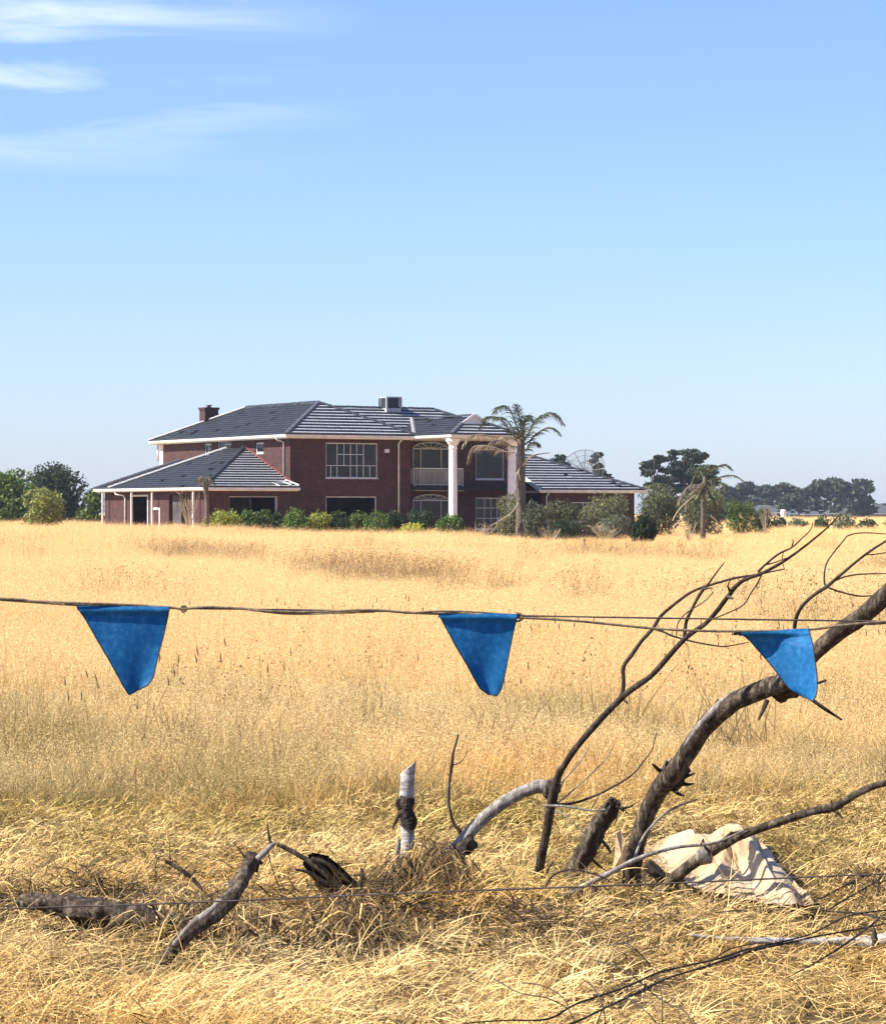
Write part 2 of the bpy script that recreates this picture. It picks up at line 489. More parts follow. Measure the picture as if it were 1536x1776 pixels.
# ---------------------------------------------------------------- ground
def ground_rows():
    ys = list(np.arange(-60, 4, 8)) + list(np.arange(4, 30, 0.5)) + list(np.arange(30, 90, 2)) + list(np.arange(90, 260, 5)) + [280, 320, 380, 450, 520, 700, 1000, 1500, 2300, 3400]
    xs = [-2600, -1500, -800, -400, -200, -100, -60] + list(np.arange(-40, -8, 4)) + list(np.arange(-8, 8.1, 0.5)) + list(np.arange(12, 44, 4)) + [60, 100, 200, 400, 800, 1500, 2600]
    return xs, ys
xs, ys = ground_rows()
mb = MB()
vs = [(x, y, terrain(x, y)) for y in ys for x in xs]
nx = len(xs)
fs = [(j * nx + i, j * nx + i + 1, (j + 1) * nx + i + 1, (j + 1) * nx + i) for j in range(len(ys) - 1) for i in range(nx - 1)]
mb.add(vs, fs)
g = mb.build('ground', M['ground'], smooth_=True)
tag(g, kind='structure')

# ---------------------------------------------------------------- the brick house
TH = math.radians(30)
UX, UY = math.cos(TH), math.sin(TH)
VX, VY = -math.sin(TH), math.cos(TH)
HY = 145 * K
HX = (503 - 768) / F * HY
house = empty('brick_house', (HX, HY, 0), TH)
tag(house, 'abandoned two storey dark red brick house with grey tiled hip roof and white porch columns', 'house')

def pa(px, bb):
    k = (px - 768) / F
    return (k * (HY + bb * VY) - HX - bb * VX) / (UX - k * UY)
def pb(px, aa):
    k = (px - 768) / F
    return (k * (HY + aa * UY) - HX - aa * UX) / (VX - k * VY)
def pz(py, aa, bb):
    Y = HY + aa * UY + bb * VY
    return EYE - (py - 888) / F * Y

def wall(plane, c, s0, s1, z0, z1, holes=(), th=0.24, mat='brick', name='wall'):
    """plane 'a': front wall at y=c running along x, thickness to +y. plane 'b': left wall at x=c running along y, thickness to +x"""
    mb = MB()
    zs = sorted({z0, z1, *[h[2] for h in holes], *[h[3] for h in holes]})
    zs = [z for z in zs if z0 <= z <= z1]
    for k in range(len(zs) - 1):
        za, zb = zs[k], zs[k + 1]
        zc = (za + zb) / 2
        cuts = sorted([(h[0], h[1]) for h in holes if h[2] < zc < h[3]])
        s = s0
        segs = []
        for (h0, h1) in cuts:
            if h0 > s: segs.append((s, h0))
            s = max(s, h1)
        if s < s1: segs.append((s, s1))
        for (p, q) in segs:
            if plane == 'a': mb.box((p, c, za), (q, c + th, zb))
            else: mb.box((c, p, za), (c + th, q, zb))
    return mb.build(name, M[mat], house)

def window(plane, c, s0, s1, z0, z1, vbars=(), hbars=(), glass=True, fw=0.06, label=None, inset=0.09, extra=(), bw=0.035):
    """vbars: (s, za, zb), hbars: (z, sa, sb)"""
    fr = MB()
    def bx(mb, sa, sb, za, zb, d0, d1):
        if plane == 'a': mb.box((sa, c + d0, za), (sb, c + d1, zb))
        else: mb.box((c + d0, sa, za), (c + d1, sb, zb))
    d0, d1 = inset - 0.03, inset + 0.03
    bx(fr, s0, s1, z1 - fw, z1, d0, d1); bx(fr, s0, s1, z0, z0 + fw, d0, d1)
    bx(fr, s0, s0 + fw, z0 + fw, z1 - fw, d0, d1); bx(fr, s1 - fw, s1, z0 + fw, z1 - fw, d0, d1)
    bx(fr, s0 - 0.03, s1 + 0.03, z0 - 0.05, z0 - 0.001, -0.03, d1)
    w = fr.build('window', M['frame'], house)
    if label: w['label'] = label
    for (s, za, zb) in vbars:
        m_ = MB(); bx(m_, s - bw / 2, s + bw / 2, za, zb, d0 + 0.008, d1 - 0.012); m_.build('muntin', M['frame'], w)
    for (z, sa, sb) in hbars:
        m_ = MB(); bx(m_, sa, sb, z - bw / 2, z + bw / 2, d0 + 0.012, d1 - 0.016); m_.build('muntin', M['frame'], w)
    if glass:
        gl = MB(); bx(gl, s0 + fw, s1 - fw, z0 + fw, z1 - fw, inset, inset + 0.008); gl.build('pane', M['glass'], w)
    return w

ZE = 5.62      # soffit level of the upper storey
ZR = 5.84      # upper roof plane start
PITCH = 1.92 / 4.1
A_W = 7.7; A_B = 17.5
OV = 0.5

# --- main block A walls
zw = lambda py, px, b=0: pz(py, pa(px, b), b)
w_up = (pa(565, 0), pa(655, 0), zw(829, 600), zw(768, 600))
w_lo = (pa(565, 0), pa(653, 0), 0.35, zw(861, 600))
wall('a', 0, 0, A_W, -.4, ZE, [w_up, w_lo])
lw = []
for (x0, x1, y0, y1) in ((354, 366, 769, 788), (377, 401, 761, 779), (443, 457, 767, 786)):
    b1, b0 = pb(x0, 0), pb(x1, 0)
    lw.append((b0, b1, pz(y1, 0, b0), pz(y0, 0, b0)))
wall('b', 0, 0.24, A_B, 0, ZE, lw)
wall('a', A_B - 0.24, 0.24, 16, 0, ZE)
wall('b', A_W - 0.24, 0.24, 2.0, 0, ZE)
# first floor slab, inner partitions so that openings look into dark rooms
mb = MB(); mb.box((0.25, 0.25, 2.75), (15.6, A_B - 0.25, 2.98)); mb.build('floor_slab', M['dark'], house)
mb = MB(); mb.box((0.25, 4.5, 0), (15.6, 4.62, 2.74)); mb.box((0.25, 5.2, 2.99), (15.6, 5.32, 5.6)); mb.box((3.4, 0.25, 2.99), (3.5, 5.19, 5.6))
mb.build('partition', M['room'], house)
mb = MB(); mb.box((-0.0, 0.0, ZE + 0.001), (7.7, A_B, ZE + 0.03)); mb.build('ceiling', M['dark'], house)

# windows of A
def zx(x): return 480 + x * 350 / 1536.0
def zy(y): return 670 + y * 260 / 1141.0
hz1 = zw(zy(603), 600); hz2 = zw(zy(518), 600)
vb = [(pa(zx(x), 0), w_up[2], w_up[3]) for x in (463, 565, 663)]
vb += [(pa(zx(x), 0), hz1, w_up[3]) for x in (515, 613)]
vb += [(pa(zx(x), 0), w_up[2], hz1) for x in (415, 613, 712)]
window('a', 0, *w_up, vbars=vb, hbars=[(hz1, w_up[0], w_up[1]), (hz2, pa(zx(463), 0), pa(zx(663), 0))], label='wide white grid window on the upper floor')
window('a', 0, *w_lo, vbars=[], hbars=[], glass=False, label='wide window with all its glass gone')
for i, h in enumerate(lw):
    window('b', 0, *h, vbars=([((h[0] + h[1]) / 2, h[2], h[3])] if i != 2 else []), hbars=([((h[2] + h[3]) / 2, h[0], (h[0] + h[1]) / 2)] if i < 2 else []), fw=0.09)
mb = MB(); mb.box((pa(666, 0), -0.14, zw(785, 669)), (pa(673, 0), -0.001, zw(779, 669))); mb.build('wall_light', M['white'], house)

# --- block B (behind the porch)
BB = 2.0
B_E = 15.7
bw1 = (pa(716, BB), pa(779, BB), 3.0, pz(766, 9, BB))
bw2 = (pa(716, BB), pa(779, BB), 0.1, pz(857, 9, BB))
bw3 = (pa(825, BB), pa(874, BB), pz(831, 12, BB), pz(778, 12, BB))
bw4 = (pa(825, BB), pa(880, BB), 0.5, pz(863, 12, BB))
wall('a', BB, A_W - 0.24, B_E, -.4, ZE, [bw1, bw2, bw3, bw4])
wall('b', B_E - 0.24, BB + 0.24, 10.5, 0, ZE)
def arch_window(s0, s1, z0, z1, spring, c, label):
    fr = MB()
    r = (s1 - s0) / 2; cx = (s0 + s1) / 2; hh = z1 - spring
    fw = 0.05; d = c + 0.06
    n = 18
    def arc(k, rr, rz): a = math.pi * k / n; return Vector((cx - rr * math.cos(a), d, spring + rz * math.sin(a)))
    for k in range(n): fr.beam(arc(k, r - 0.03, hh - 0.03), arc(k + 1, r - 0.03, hh - 0.03), 0.06, 0.06, up=(0, 1, 0))
    fr.beam((s0, d, spring), (s1, d, spring), 0.06, 0.06)
    fr.beam((s0 + .03, d, z0), (s0 + .03, d, spring), 0.06, 0.06); fr.beam((s1 - .03, d, z0), (s1 - .03, d, spring), 0.06, 0.06)
    w = fr.build('window', M['frame'], house); w['label'] = label
    for k in range(1, 6):
        a = math.pi * k / 6
        m_ = MB(); m_.beam((cx - r * .22 * math.cos(a), d, spring + hh * .22 * math.sin(a)), (cx - (r - .06) * math.cos(a), d, spring + (hh - .06) * math.sin(a)), 0.03, 0.03, up=(0, 1, 0))
        m_.build('muntin', M['frame'], w)
    m_ = MB()
    for k in range(0, 8):
        a, a2 = math.pi * k / 8, math.pi * (k + 1) / 8
        m_.beam((cx - r * .22 * math.cos(a), d, spring + hh * .22 * math.sin(a)), (cx - r * .22 * math.cos(a2), d, spring + hh * .22 * math.sin(a2)), 0.03, 0.03, up=(0, 1, 0))
    m_.build('muntin', M['frame'], w)
    for f in (0.22, 0.78):
        m_ = MB(); m_.beam((s0 + (s1 - s0) * f, d, z0), (s0 + (s1 - s0) * f, d, spring), 0.05, 0.05); m_.build('muntin', M['frame'], w)
    gl = MB(); gl.box((s0, c + 0.1, z0), (s1, c + 0.11, z1)); gl.build('pane', M['glass'], w)
    # brick spandrels above the arch
    spn = MB()
    for side in (0, 1):
        prev = None
        for k in range(0, n // 2 + 1):
            a = math.pi * k / n if side == 0 else math.pi - math.pi * k / n
            p = (cx - r * math.cos(a), spring + hh * math.sin(a))
            if prev is not None:
                xa, xb = sorted((prev[0], p[0])); zt = z1 + 0.002
                za, zb = (prev[1], p[1]) if prev[0] < p[0] else (p[1], prev[1])
                spn.add([(xa, c, za), (xb, c, zb), (xb, c, zt), (xa, c, zt), (xa, c + .09, za), (xb, c + .09, zb), (xb, c + .09, zt), (xa, c + .09, zt)],
                        [(0, 1, 2, 3), (0, 4, 5, 1)])
            prev = p
    spn.build('arch_infill', M['brick'], house)
arch_window(*bw1, pz(778, 9, BB), BB, 'white arched window opening onto the balcony')
arch_window(*bw2, pz(868, 9, BB), BB, 'white fan topped entrance window below the balcony')
window('a', BB, *bw3, vbars=[], glass=True, label='bare upper window right of the front column')
z4 = pz(881, 12, BB); z5 = pz(899, 12, BB)
window('a', BB, *bw4, vbars=[(pa(x, BB), bw4[2], bw4[3]) for x in (841, 852, 863)], hbars=[(z4, bw4[0], bw4[1]), (z5, bw4[0], bw4[1])], label='white grid window low beside the palm')

# --- balcony
ba0, ba1 = pa(717, 0.9), pa(803, 0.9)
mb = MB(); mb.box((ba0, 0.8, 2.72), (ba1, BB - 0.001, 2.98)); bal = mb.build('balcony', M['white'], house)
def rail_line(p, q, n):
    mb = MB(); mb.beam((*p, 4.02), (*q, 4.02), 0.06, 0.05); mb.build('handrail', M['white'], bal)
    mb = MB(); mb.beam((*p, 3.08), (*q, 3.08), 0.04, 0.04); mb.build('bottom_rail', M['white'], bal)
    for k in range(n + 1):
        t = k / n
        x = p[0] + (q[0] - p[0]) * t; y = p[1] + (q[1] - p[1]) * t
        mb = MB(); mb.box((x - .02, y - .02, 2.981 if k in (0, n) else 3.08), (x + .02, y + .02, 4.0)); mb.build('baluster', M['white'], bal)
rail_line((ba0 + .05, 0.86), (ba1 - .05, 0.86), 22)
rail_line((ba0 + .05, 0.95), (ba0 + .05, 1.95), 6)

# --- porch with two tall columns
def column(a, b):
    col = MB()
    prof = [(0, .34), (.12, .34), (.16, .30), (.25, .25), (.4, .235), (2.5, .235), (4.6, .215), (5.0, .215), (5.06, .25), (5.12, .25), (5.16, .225), (5.24, .24), (5.36, .33), (5.45, .36), (5.46, .40), (ZE - .01, .40)]
    n = 24; vs = []; fs = []
    for (z, r) in prof:
        for k in range(n):
            ang = 2 * math.pi * k / n
            rr = r * (1 + (0.012 * math.cos(12 * ang) if .4 <= z <= 5 else 0))
            vs.append((a + rr * math.cos(ang), b + rr * math.sin(ang), z))
    for i in range(len(prof) - 1):
        for k in range(n):
            fs.append((i * n + k, i * n + (k + 1) % n, (i + 1) * n + (k + 1) % n, (i + 1) * n + k))
    fs.append(tuple((len(prof) - 1) * n + k for k in range(n)))
    col.add(vs, fs)
    c = col.build('column', M['column_white'], house, smooth_=False)
    pl = MB(); pl.box((a - .38, b - .38, -0.05), (a + .38, b + .38, 0.001)); pl.build('plinth', M['column_white'], c)
    return c
PB0 = -4.7; PA0, PA1 = 7.7, 12.3
column(8.08, -4.2); column(11.93, -4.2)
mb = MB(); mb.box((PA0 + .08, PB0 + .12, ZE), (PA1 - .08, BB - .001, ZE + .04)); mb.build('porch_ceiling', M['white'], house)
mb = MB(); mb.box((PA0, PB0, -0.5), (PA1, BB - .01, 0.12)); mb.build('porch_floor', M['grey'], house)

# --- roofs
def clip_range(poly, t):
    """s-range of convex polygon [(s,t)] at height t"""
    xs_ = []
    n = len(poly)
    for i in range(n):
        (s0, t0), (s1, t1) = poly[i], poly[(i + 1) % n]
        if (t0 - t) * (t1 - t) <= 0 and abs(t1 - t0) > 1e-9:
            xs_.append(s0 + (s1 - s0) * (t - t0) / (t1 - t0))
    return (min(xs_), max(xs_)) if len(xs_) >= 2 else None

def slope(poly3, eave_dir, mat, parent, seed=0, course=None, tw=0.3, missing=0.004, flip=False, nose=0.05, contrast=0.0):
    """poly3 planar convex polygon in house coords; tiles laid in courses up from the eave"""
    rr = random.Random(seed)
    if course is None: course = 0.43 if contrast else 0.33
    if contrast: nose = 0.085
    pts = [Vector(p) for p in poly3]
    e = Vector(eave_dir).normalized()
    nrm = (pts[1] - pts[0]).cross(pts[2] - pts[0]).normalized()
    if nrm.z < 0: nrm = -nrm
    up = nrm.cross(e)
    if up.z < 0: up = -up
    o = min(pts, key=lambda p: p.z)
    pl = [((p - o).dot(e), (p - o).dot(up)) for p in pts]
    tmax = max(t for s, t in pl)
    # underlay sheet
    un = MB()
    vs = [p - nrm * 0.03 for p in pts] + [p - nrm * 0.08 for p in pts]
    n = len(pts)
    un.add(vs, [tuple(range(n)), tuple(range(2 * n - 1, n - 1, -1))] + [(i, i + n, (i + 1) % n + n, (i + 1) % n) for i in range(n)])
    un.build('roof_sheet', M['dark'], parent)
    mb = MB()
    k = 0; t = 0.0
    while t < tmax - 0.05:
        t1 = min(t + course, tmax)
        ra = clip_range(pl, t + 1e-4); rb = clip_range(pl, t1 - 1e-4)
        if ra and rb:
            lo = min(ra[0], rb[0]); hi = max(ra[1], rb[1])
            s = math.floor(lo / tw) * tw + (tw / 2 if k % 2 else 0) - tw
            while s < hi:
                sa, sb = s + 0.006, s + tw - 0.006
                s += tw
                # corners clipped to the polygon
                a0, a1 = max(sa, ra[0]), min(sb, ra[1])
                b0, b1 = max(sa, rb[0]), min(sb, rb[1])
                if a1 - a0 < 0.01 and b1 - b0 < 0.01: continue
                if a1 < a0: a0 = a1 = (max(ra[0], min(ra[1], (sa + sb) / 2)))
                if b1 < b0: b0 = b1 = (max(rb[0], min(rb[1], (sa + sb) / 2)))
                r_ = rr.random()
                if r_ < missing and 2 < k: continue
                lift = rr.uniform(-0.006, 0.006)
                hn = nose + lift
                if r_ > 1 - missing * 0.8: hn += 0.07
                tn = rr.uniform(0.0, 0.3)
                if rr.random() < 0.03: tn = 0.8
                def Q(ss, tt, h): return o + e * ss + up * tt + nrm * h
                tt0 = t - 0.02
                vs = [Q(a0, tt0, hn), Q(a1, tt0, hn), Q(b1, t1, 0.008), Q(b0, t1, 0.008),
                      Q(a0, tt0, hn - 0.035), Q(a1, tt0, hn - 0.035)]
                # dark nose paints in the course shadow, pale head the glare: two bands per tile
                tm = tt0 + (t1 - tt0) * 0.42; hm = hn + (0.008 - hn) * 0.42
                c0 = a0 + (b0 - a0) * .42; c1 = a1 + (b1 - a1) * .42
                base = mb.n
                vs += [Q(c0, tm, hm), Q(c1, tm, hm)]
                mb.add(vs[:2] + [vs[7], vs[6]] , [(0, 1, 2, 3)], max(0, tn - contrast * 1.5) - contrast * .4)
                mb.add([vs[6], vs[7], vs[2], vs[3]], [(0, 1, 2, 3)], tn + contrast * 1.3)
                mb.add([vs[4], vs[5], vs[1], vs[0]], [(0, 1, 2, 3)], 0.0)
                mb.add([vs[0], vs[3], Q(b0, t1, -0.02), vs[4]], [(0, 1, 2, 3)], 0.0)
                mb.add([vs[1], vs[5], Q(b1, t1, -0.02), vs[2]], [(0, 1, 2, 3)], 0.0)
        t += course; k += 1
    tl = mb.build('tile', M[mat], parent)
    tl['kind'] = 'stuff'
    return tl

cap_cache = {}
def caps(p, q, mat, parent, ln=0.42, w=0.13, hgt=0.10):
    """overlapping ridge tiles from p to q, shared mesh"""
    p, q = Vector(p), Vector(q)
    L = (q - p).length; n = max(1, round(L / ln))
    key = mat
    if key not in cap_cache:
        mb = MB(); vs = []; N = 6
        for (x, s) in ((0, 1.12), (0.46, 0.92)):
            for k in range(N + 1):
                a = math.pi * k / N
                vs.append((x, w * s * math.cos(a), hgt * s * math.sin(a)))
        fs = [(k, k + 1, N + 2 + k, N + 1 + k) for k in range(N)] + [tuple(range(N, -1, -1))]
        mb.add(vs, fs)
        cap_cache[key] = mb.mesh('ridge_tile', M[mat])
    d = (q - p) / n
    rot = d.to_track_quat('X', 'Z')
    for i in range(n):
        o = bpy.data.objects.new('ridge_tile', cap_cache[key])
        C.objects.link(o); o.parent = parent
        o.location = p + d * i + Vector((0, 0, 0.015 + random.uniform(0, .015)))
        o.rotation_mode = 'QUATERNION'; o.rotation_quaternion = rot
        o.scale = (d.length / 0.42, 1, 1)

def gutter(p, q, parent=house, name='gutter', h=0.15, w=0.13):
    p, q = Vector(p), Vector(q)
    mb = MB()
    d = (q - p).normalized(); s = d.cross(Vector((0, 0, 1))).normalized()
    prof = [(-w / 2, 0), (w / 2 * .6, 0), (w / 2, h * .35), (w / 2, h), (w / 2 - .02, h), (w / 2 - .02, h * .4), (-w / 2 + .02, .03), (-w / 2 + .02, h), (-w / 2, h)]
    vs = []
    for c in (p, q):
        for (x, z) in prof: vs.append(c + s * x + Vector((0, 0, z)))
    n = len(prof)
    mb.add(vs, [(i, (i + 1) % n, n + (i + 1) % n, n + i) for i in range(n)] + [tuple(range(n))[::-1], tuple(n + i for i in range(n))])
    mb.build(name, M['white'], parent)

def roof_node(mb=None):
    return None

def zA(d): return ZR + d * PITCH
# roof A
x0, x1, y0, y1 = -OV, 7.9, -OV, A_B + .5
hw = (x1 - x0) / 2; mx_ = (x0 + x1) / 2
apexF = (mx_, y0 + hw, zA(hw)); apexB = (mx_, 13.1, zA(hw))
mb = MB(); mb.box((x0 + .06, y0 + .06, ZE), (x1 - .06, y1 - .06, ZE + .12)); roofA = mb.build('roof', M['white'], house)
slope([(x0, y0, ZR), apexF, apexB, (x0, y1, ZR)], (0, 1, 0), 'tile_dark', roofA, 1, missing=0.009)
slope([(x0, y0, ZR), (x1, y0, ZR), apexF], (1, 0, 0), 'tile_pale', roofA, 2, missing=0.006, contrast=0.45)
slope([(x1, y0, ZR), (x1, y1, ZR), apexB, apexF], (0, 1, 0), 'tile_dark', roofA, 3)
slope([(x0, y1, ZR), (x1, y1, ZR), apexB], (1, 0, 0), 'tile_dark', roofA, 4)
caps((x0, y0, ZR + .02), apexF, 'cap_mid', roofA); caps(apexF, apexB, 'cap_dark', roofA)
caps((x1, y0, ZR + .02), apexF, 'cap_dark', roofA); caps((x0, y1, ZR + .02), apexB, 'cap_pale', roofA)
gutter((x0, y1, ZE + .06), (x0, y0, ZE + .06)); gutter((x0 - .05, y0, ZE + .06), (x1 - .1, y0, ZE + .06))
# roof B
by = 1.5; rb_ = by + 3.9; zb_ = zA(3.9) - .05
mb = MB(); mb.box((7.7, by + .06, ZE + .041), (B_E + .44, 9.2, ZE + .12)); roofB = mb.build('roof', M['white'], house)
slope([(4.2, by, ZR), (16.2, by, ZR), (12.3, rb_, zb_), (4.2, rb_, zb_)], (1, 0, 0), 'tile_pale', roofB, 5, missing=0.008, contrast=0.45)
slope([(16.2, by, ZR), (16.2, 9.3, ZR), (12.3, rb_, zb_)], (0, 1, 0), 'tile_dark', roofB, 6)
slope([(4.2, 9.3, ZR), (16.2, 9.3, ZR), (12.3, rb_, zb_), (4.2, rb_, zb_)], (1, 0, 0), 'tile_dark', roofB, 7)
caps((4.4, rb_, zb_), (12.3, rb_, zb_), 'cap_dark', roofB); caps((16.2, by, ZR), (12.3, rb_, zb_), 'cap_dark', roofB)
gutter((PA1, by, ZE + .06), (16.2, by, ZE + .06))
# roof C over the porch, with gablet
pm = (PA0 + PA1) / 2; ph_ = (PA1 - PA0) / 2; zp = zA(ph_)
mb = MB(); mb.box((PA0 + .06, PB0 + .06, ZE + .041), (PA1 - .06, by + .05, ZE + .12)); roofC = mb.build('roof', M['white'], house)
gt = 0.62
slope([(PA0, PB0, ZR), (pm - ph_ * (1 - gt), PB0 + ph_ * gt, zA(ph_ * gt)), (pm, PB0 + ph_ * gt, zp), (pm, 3.9, zp), (PA0, by + .2, ZR)], (0, 1, 0), 'tile_dark', roofC, 8)
slope([(PA1, PB0, ZR), (pm + ph_ * (1 - gt), PB0 + ph_ * gt, zA(ph_ * gt)), (pm, PB0 + ph_ * gt, zp), (pm, 3.9, zp), (PA1, by + .2, ZR)], (0, 1, 0), 'tile_dark', roofC, 9)
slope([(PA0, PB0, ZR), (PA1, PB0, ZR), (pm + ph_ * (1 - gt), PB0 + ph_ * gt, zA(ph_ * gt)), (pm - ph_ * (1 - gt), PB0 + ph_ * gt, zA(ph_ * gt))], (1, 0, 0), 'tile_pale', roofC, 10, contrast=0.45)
mb = MB()
gy = PB0 + ph_ * gt - .05; gz = zA(ph_ * gt) - .02
mb.add([(pm - .85, gy, gz), (pm + .85, gy, gz), (pm, gy, zp + .06), (pm - .85, gy + .1, gz), (pm + .85, gy + .1, gz), (pm, gy + .1, zp + .06)], [(0, 1, 2), (5, 4, 3), (0, 2, 5, 3), (1, 4, 5, 2), (0, 3, 4, 1)])
mb.beam((pm - .92, gy - .06, gz - .02), (pm, gy - .06, zp + .12), .08, .12); mb.beam((pm + .92, gy - .06, gz - .02), (pm, gy - .06, zp + .12), .08, .12)
mb.build('gablet', M['white'], roofC)
caps((PA0, PB0, ZR + .02), (pm - .85, gy, gz), 'cap_mid', roofC); caps((PA1, PB0, ZR + .02), (pm + .85, gy, gz), 'cap_dark', roofC)
caps((pm, gy, zp + .02), (pm, 3.9, zp + .02), 'cap_dark', roofC)
caps((7.75, by - 1.9, ZR + .05), (pm, 3.9, zp + .03), 'cap_pale', roofC)
gutter((PA0, -OV + .05, ZE + .06), (PA0, PB0, ZE + .06)); gutter((PA0 - .05, PB0, ZE + .06), (PA1 + .05, PB0, ZE + .06)); gutter((PA1, PB0, ZE + .06), (PA1, by, ZE + .06))

# --- low wing E on the left
ZG = 2.66; ZW = 2.86
ea0, eb0, eb1 = -5.8, -1.0, 12.0
sF = (5.2 - ZW) / 6.7; sL = (5.2 - ZW) / 5.8
wl_ = -5.3
ho = []
for (xa, xb, ya) in ((226, 257, 858), (293, 326, 857)):
    b1_, b0_ = pb(xa, wl_), pb(xb, wl_)
    ho.append((b0_, b1_, 0.05, pz(ya, wl_, b0_)))
wall('b', wl_, -0.5 + .24, 13.7, 0, ZG, ho)
hf = [(pa(397, -.5), pa(482, -.5), 0.4, pz(861, -3, -.5))]
wall('a', -0.5, wl_, -0.001, 0, ZG, hf)
wall('a', 13.46, wl_ + .24, -0.01, 0, ZG)
window('a', -0.5, *hf[0], vbars=[(pa(481, -.5) - .08, 0.4, hf[0][3])], glass=False, fw=.04, label='large front opening with its glass gone')
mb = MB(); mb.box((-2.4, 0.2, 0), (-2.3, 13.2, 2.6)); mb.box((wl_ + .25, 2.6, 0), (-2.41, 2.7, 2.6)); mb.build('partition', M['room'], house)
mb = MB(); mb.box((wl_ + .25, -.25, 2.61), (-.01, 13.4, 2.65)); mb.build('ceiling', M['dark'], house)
h = ho[0]; mb = MB(); mb.box((wl_ - .01, h[0] + .02, 0.05), (wl_ + .05, h[0] + .12, h[3])); mb.box((wl_ - .01, h[0] + .12, h[3] - .1), (wl_ + .05, h[1], h[3])); mb.build('door_frame', M['frame'], house)
h = ho[1]; mb = MB(); mb.box((wl_ + .12, h[0] + (h[1]-h[0])*.45, 0.05), (wl_ + .17, h[1] - .25, h[3] - .05)); mb.build('door', M['room'], house)
mb = MB()
d0 = pb(277, wl_ - .05)
for q in ((0, .1, 1.75), (.9, 1.0, 1.75)): mb.box((wl_ - .06, d0 + q[0], 0.4), (wl_ - .002, d0 + q[1], q[2]))
mb.box((wl_ - .06, d0 + .101, 1.62), (wl_ - .002, d0 + .899, 1.75)); mb.build('broken_door_frame', M['white'], house)
mb = MB(); mb.box((ea0 + .06, eb0 + .06, ZG), (-.001, 14.0, ZG + .1)); roofE = mb.build('roof', M['white'], house)
slope([(ea0, eb0, ZW), (ea0, eb1, ZW), (-.02, 8.0, 5.2), (-.02, 5.7, 5.2)], (0, 1, 0), 'tile_dark', roofE, 11, missing=0.012)
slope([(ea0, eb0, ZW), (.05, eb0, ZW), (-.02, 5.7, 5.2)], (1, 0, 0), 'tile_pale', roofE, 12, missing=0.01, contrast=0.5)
slope([(ea0, eb1 + .02, ZW), (ea0, 14.1, ZW), (-1.6, 11.0, 4.55), (-1.6, 9.15, 4.55)], (0, 1, 0), 'tile_dark', roofE, 13)
caps((ea0, eb0, ZW + .02), (-.05, 5.7, 5.22), 'cap_dark', roofE); caps((ea0, eb1, ZW + .02), (-.05, 8.0, 5.22), 'cap_pale', roofE)
caps((ea0, 14.1, ZW), (-1.6, 11.0, 4.55), 'cap_dark', roofE)
mb = MB(); mb.beam((-.06, 5.6, 5.24), (-.06, -.3, 3.16), 0.12, 0.10, up=(1, 0, 0)); mb.build('flashing', M['terracotta'], roofE)
mb = MB(); mb.beam((-1.3, -.4, 3.12), (-.55, -.2, 3.2), .05); mb.beam((-.55, -.2, 3.2), (-.4, -.9, 3.02), .05); mb.beam((-1.3, -.4, 3.12), (-1.1, -.95, 2.96), .05); mb.beam((-.25, .1, 3.3), (.1, -.9, 3.0), .07); mb.build('loose_batten', M['white'], roofE)
gutter((ea0, 14.1, ZG + .04), (ea0, eb0, ZG + .04)); gutter((ea0 - .05, eb0, ZG + .04), (.1, eb0, ZG + .04))
for px in (178, 228, 263.6, 335, 359):
    bb_ = pb(px, ea0 + .12)
    mb = MB(); mb.box((ea0 + .08, bb_ - .05, 0.0), (ea0 + .17, bb_ + .05, ZG - .001)); mb.build('verandah_post', M['white'], house)
bb_ = pb(208, ea0 + .1)
def pipe(pts, r=.045, name='downpipe'):
    mb = MB(); mb.tube(pts, [r] * len(pts), sides=8, sub=1); mb.build(name, M['white'], house, smooth_=True)
pipe([(ea0 + .05, bb_ + .6, ZG + .02), (ea0 + .05, bb_ + .55, ZG - .12), (ea0 + .35, bb_ + .1, ZG - .2), (ea0 + .42, bb_, ZG - .35), (ea0 + .42, bb_, 0)], .05)
bq = pb(492, -.06)
pipe([(-OV, bq + .1, ZE + .06), (-OV + .05, bq + .1, ZE - .06), (-.07, bq, ZE - .2), (-.07, bq, 3.3)], .055)
bq = pb(274, -.06); pipe([(-.07, bq, ZE), (-.07, bq, 4.6)], .055)
mb = MB(); mb.box((-.04, A_B - .5, 4.4), (.0 - .001, A_B, ZE - .01)); mb.build('corner_trim', M['white'], house)
aq = pa(691, -.07); pipe([(aq - .05, -OV, ZE + .06), (aq - .05, -OV + .02, ZE - .05), (aq, -.08, ZE - .2), (aq, -.08, 0)], .055)

# --- low wing D on the right
dA0, dA1, dB = 18.9, 26.6, 4.0
rD = 5.2; zD = ZW + rD * .41
wall('a', dB + .5, dA0 + .45, dA1 - .5, -.5, ZG, [(dA0 + 2.6, dA0 + 4.4, .9, 2.1)])
wall('b', dA0 + .45, dB + .74, 7.2, 0, ZG); wall('b', dA1 - .74, dB + .74, 13.5, 0, ZG)
wall('a', 6.9, B_E, dA0 + .44, 0, 3.4); wall('a', 13.4, B_E, dA1 - .5, 0, ZG)
window('a', dB + .5, dA0 + 2.6, dA0 + 4.4, .9, 2.1, vbars=[(dA0 + 3.5, .9, 2.1)])
mb = MB(); mb.box((dA0 + .06, dB + .06, ZG), (dA1 - .06, 14.2, ZG + .1)); roofD = mb.build('roof', M['white'], house)
slope([(dA0, dB, ZW), (dA1, dB, ZW), (dA1 - rD, dB + rD, zD), (dA0, dB + rD, zD)], (1, 0, 0), 'tile_pale', roofD, 14, contrast=0.45, missing=.006)
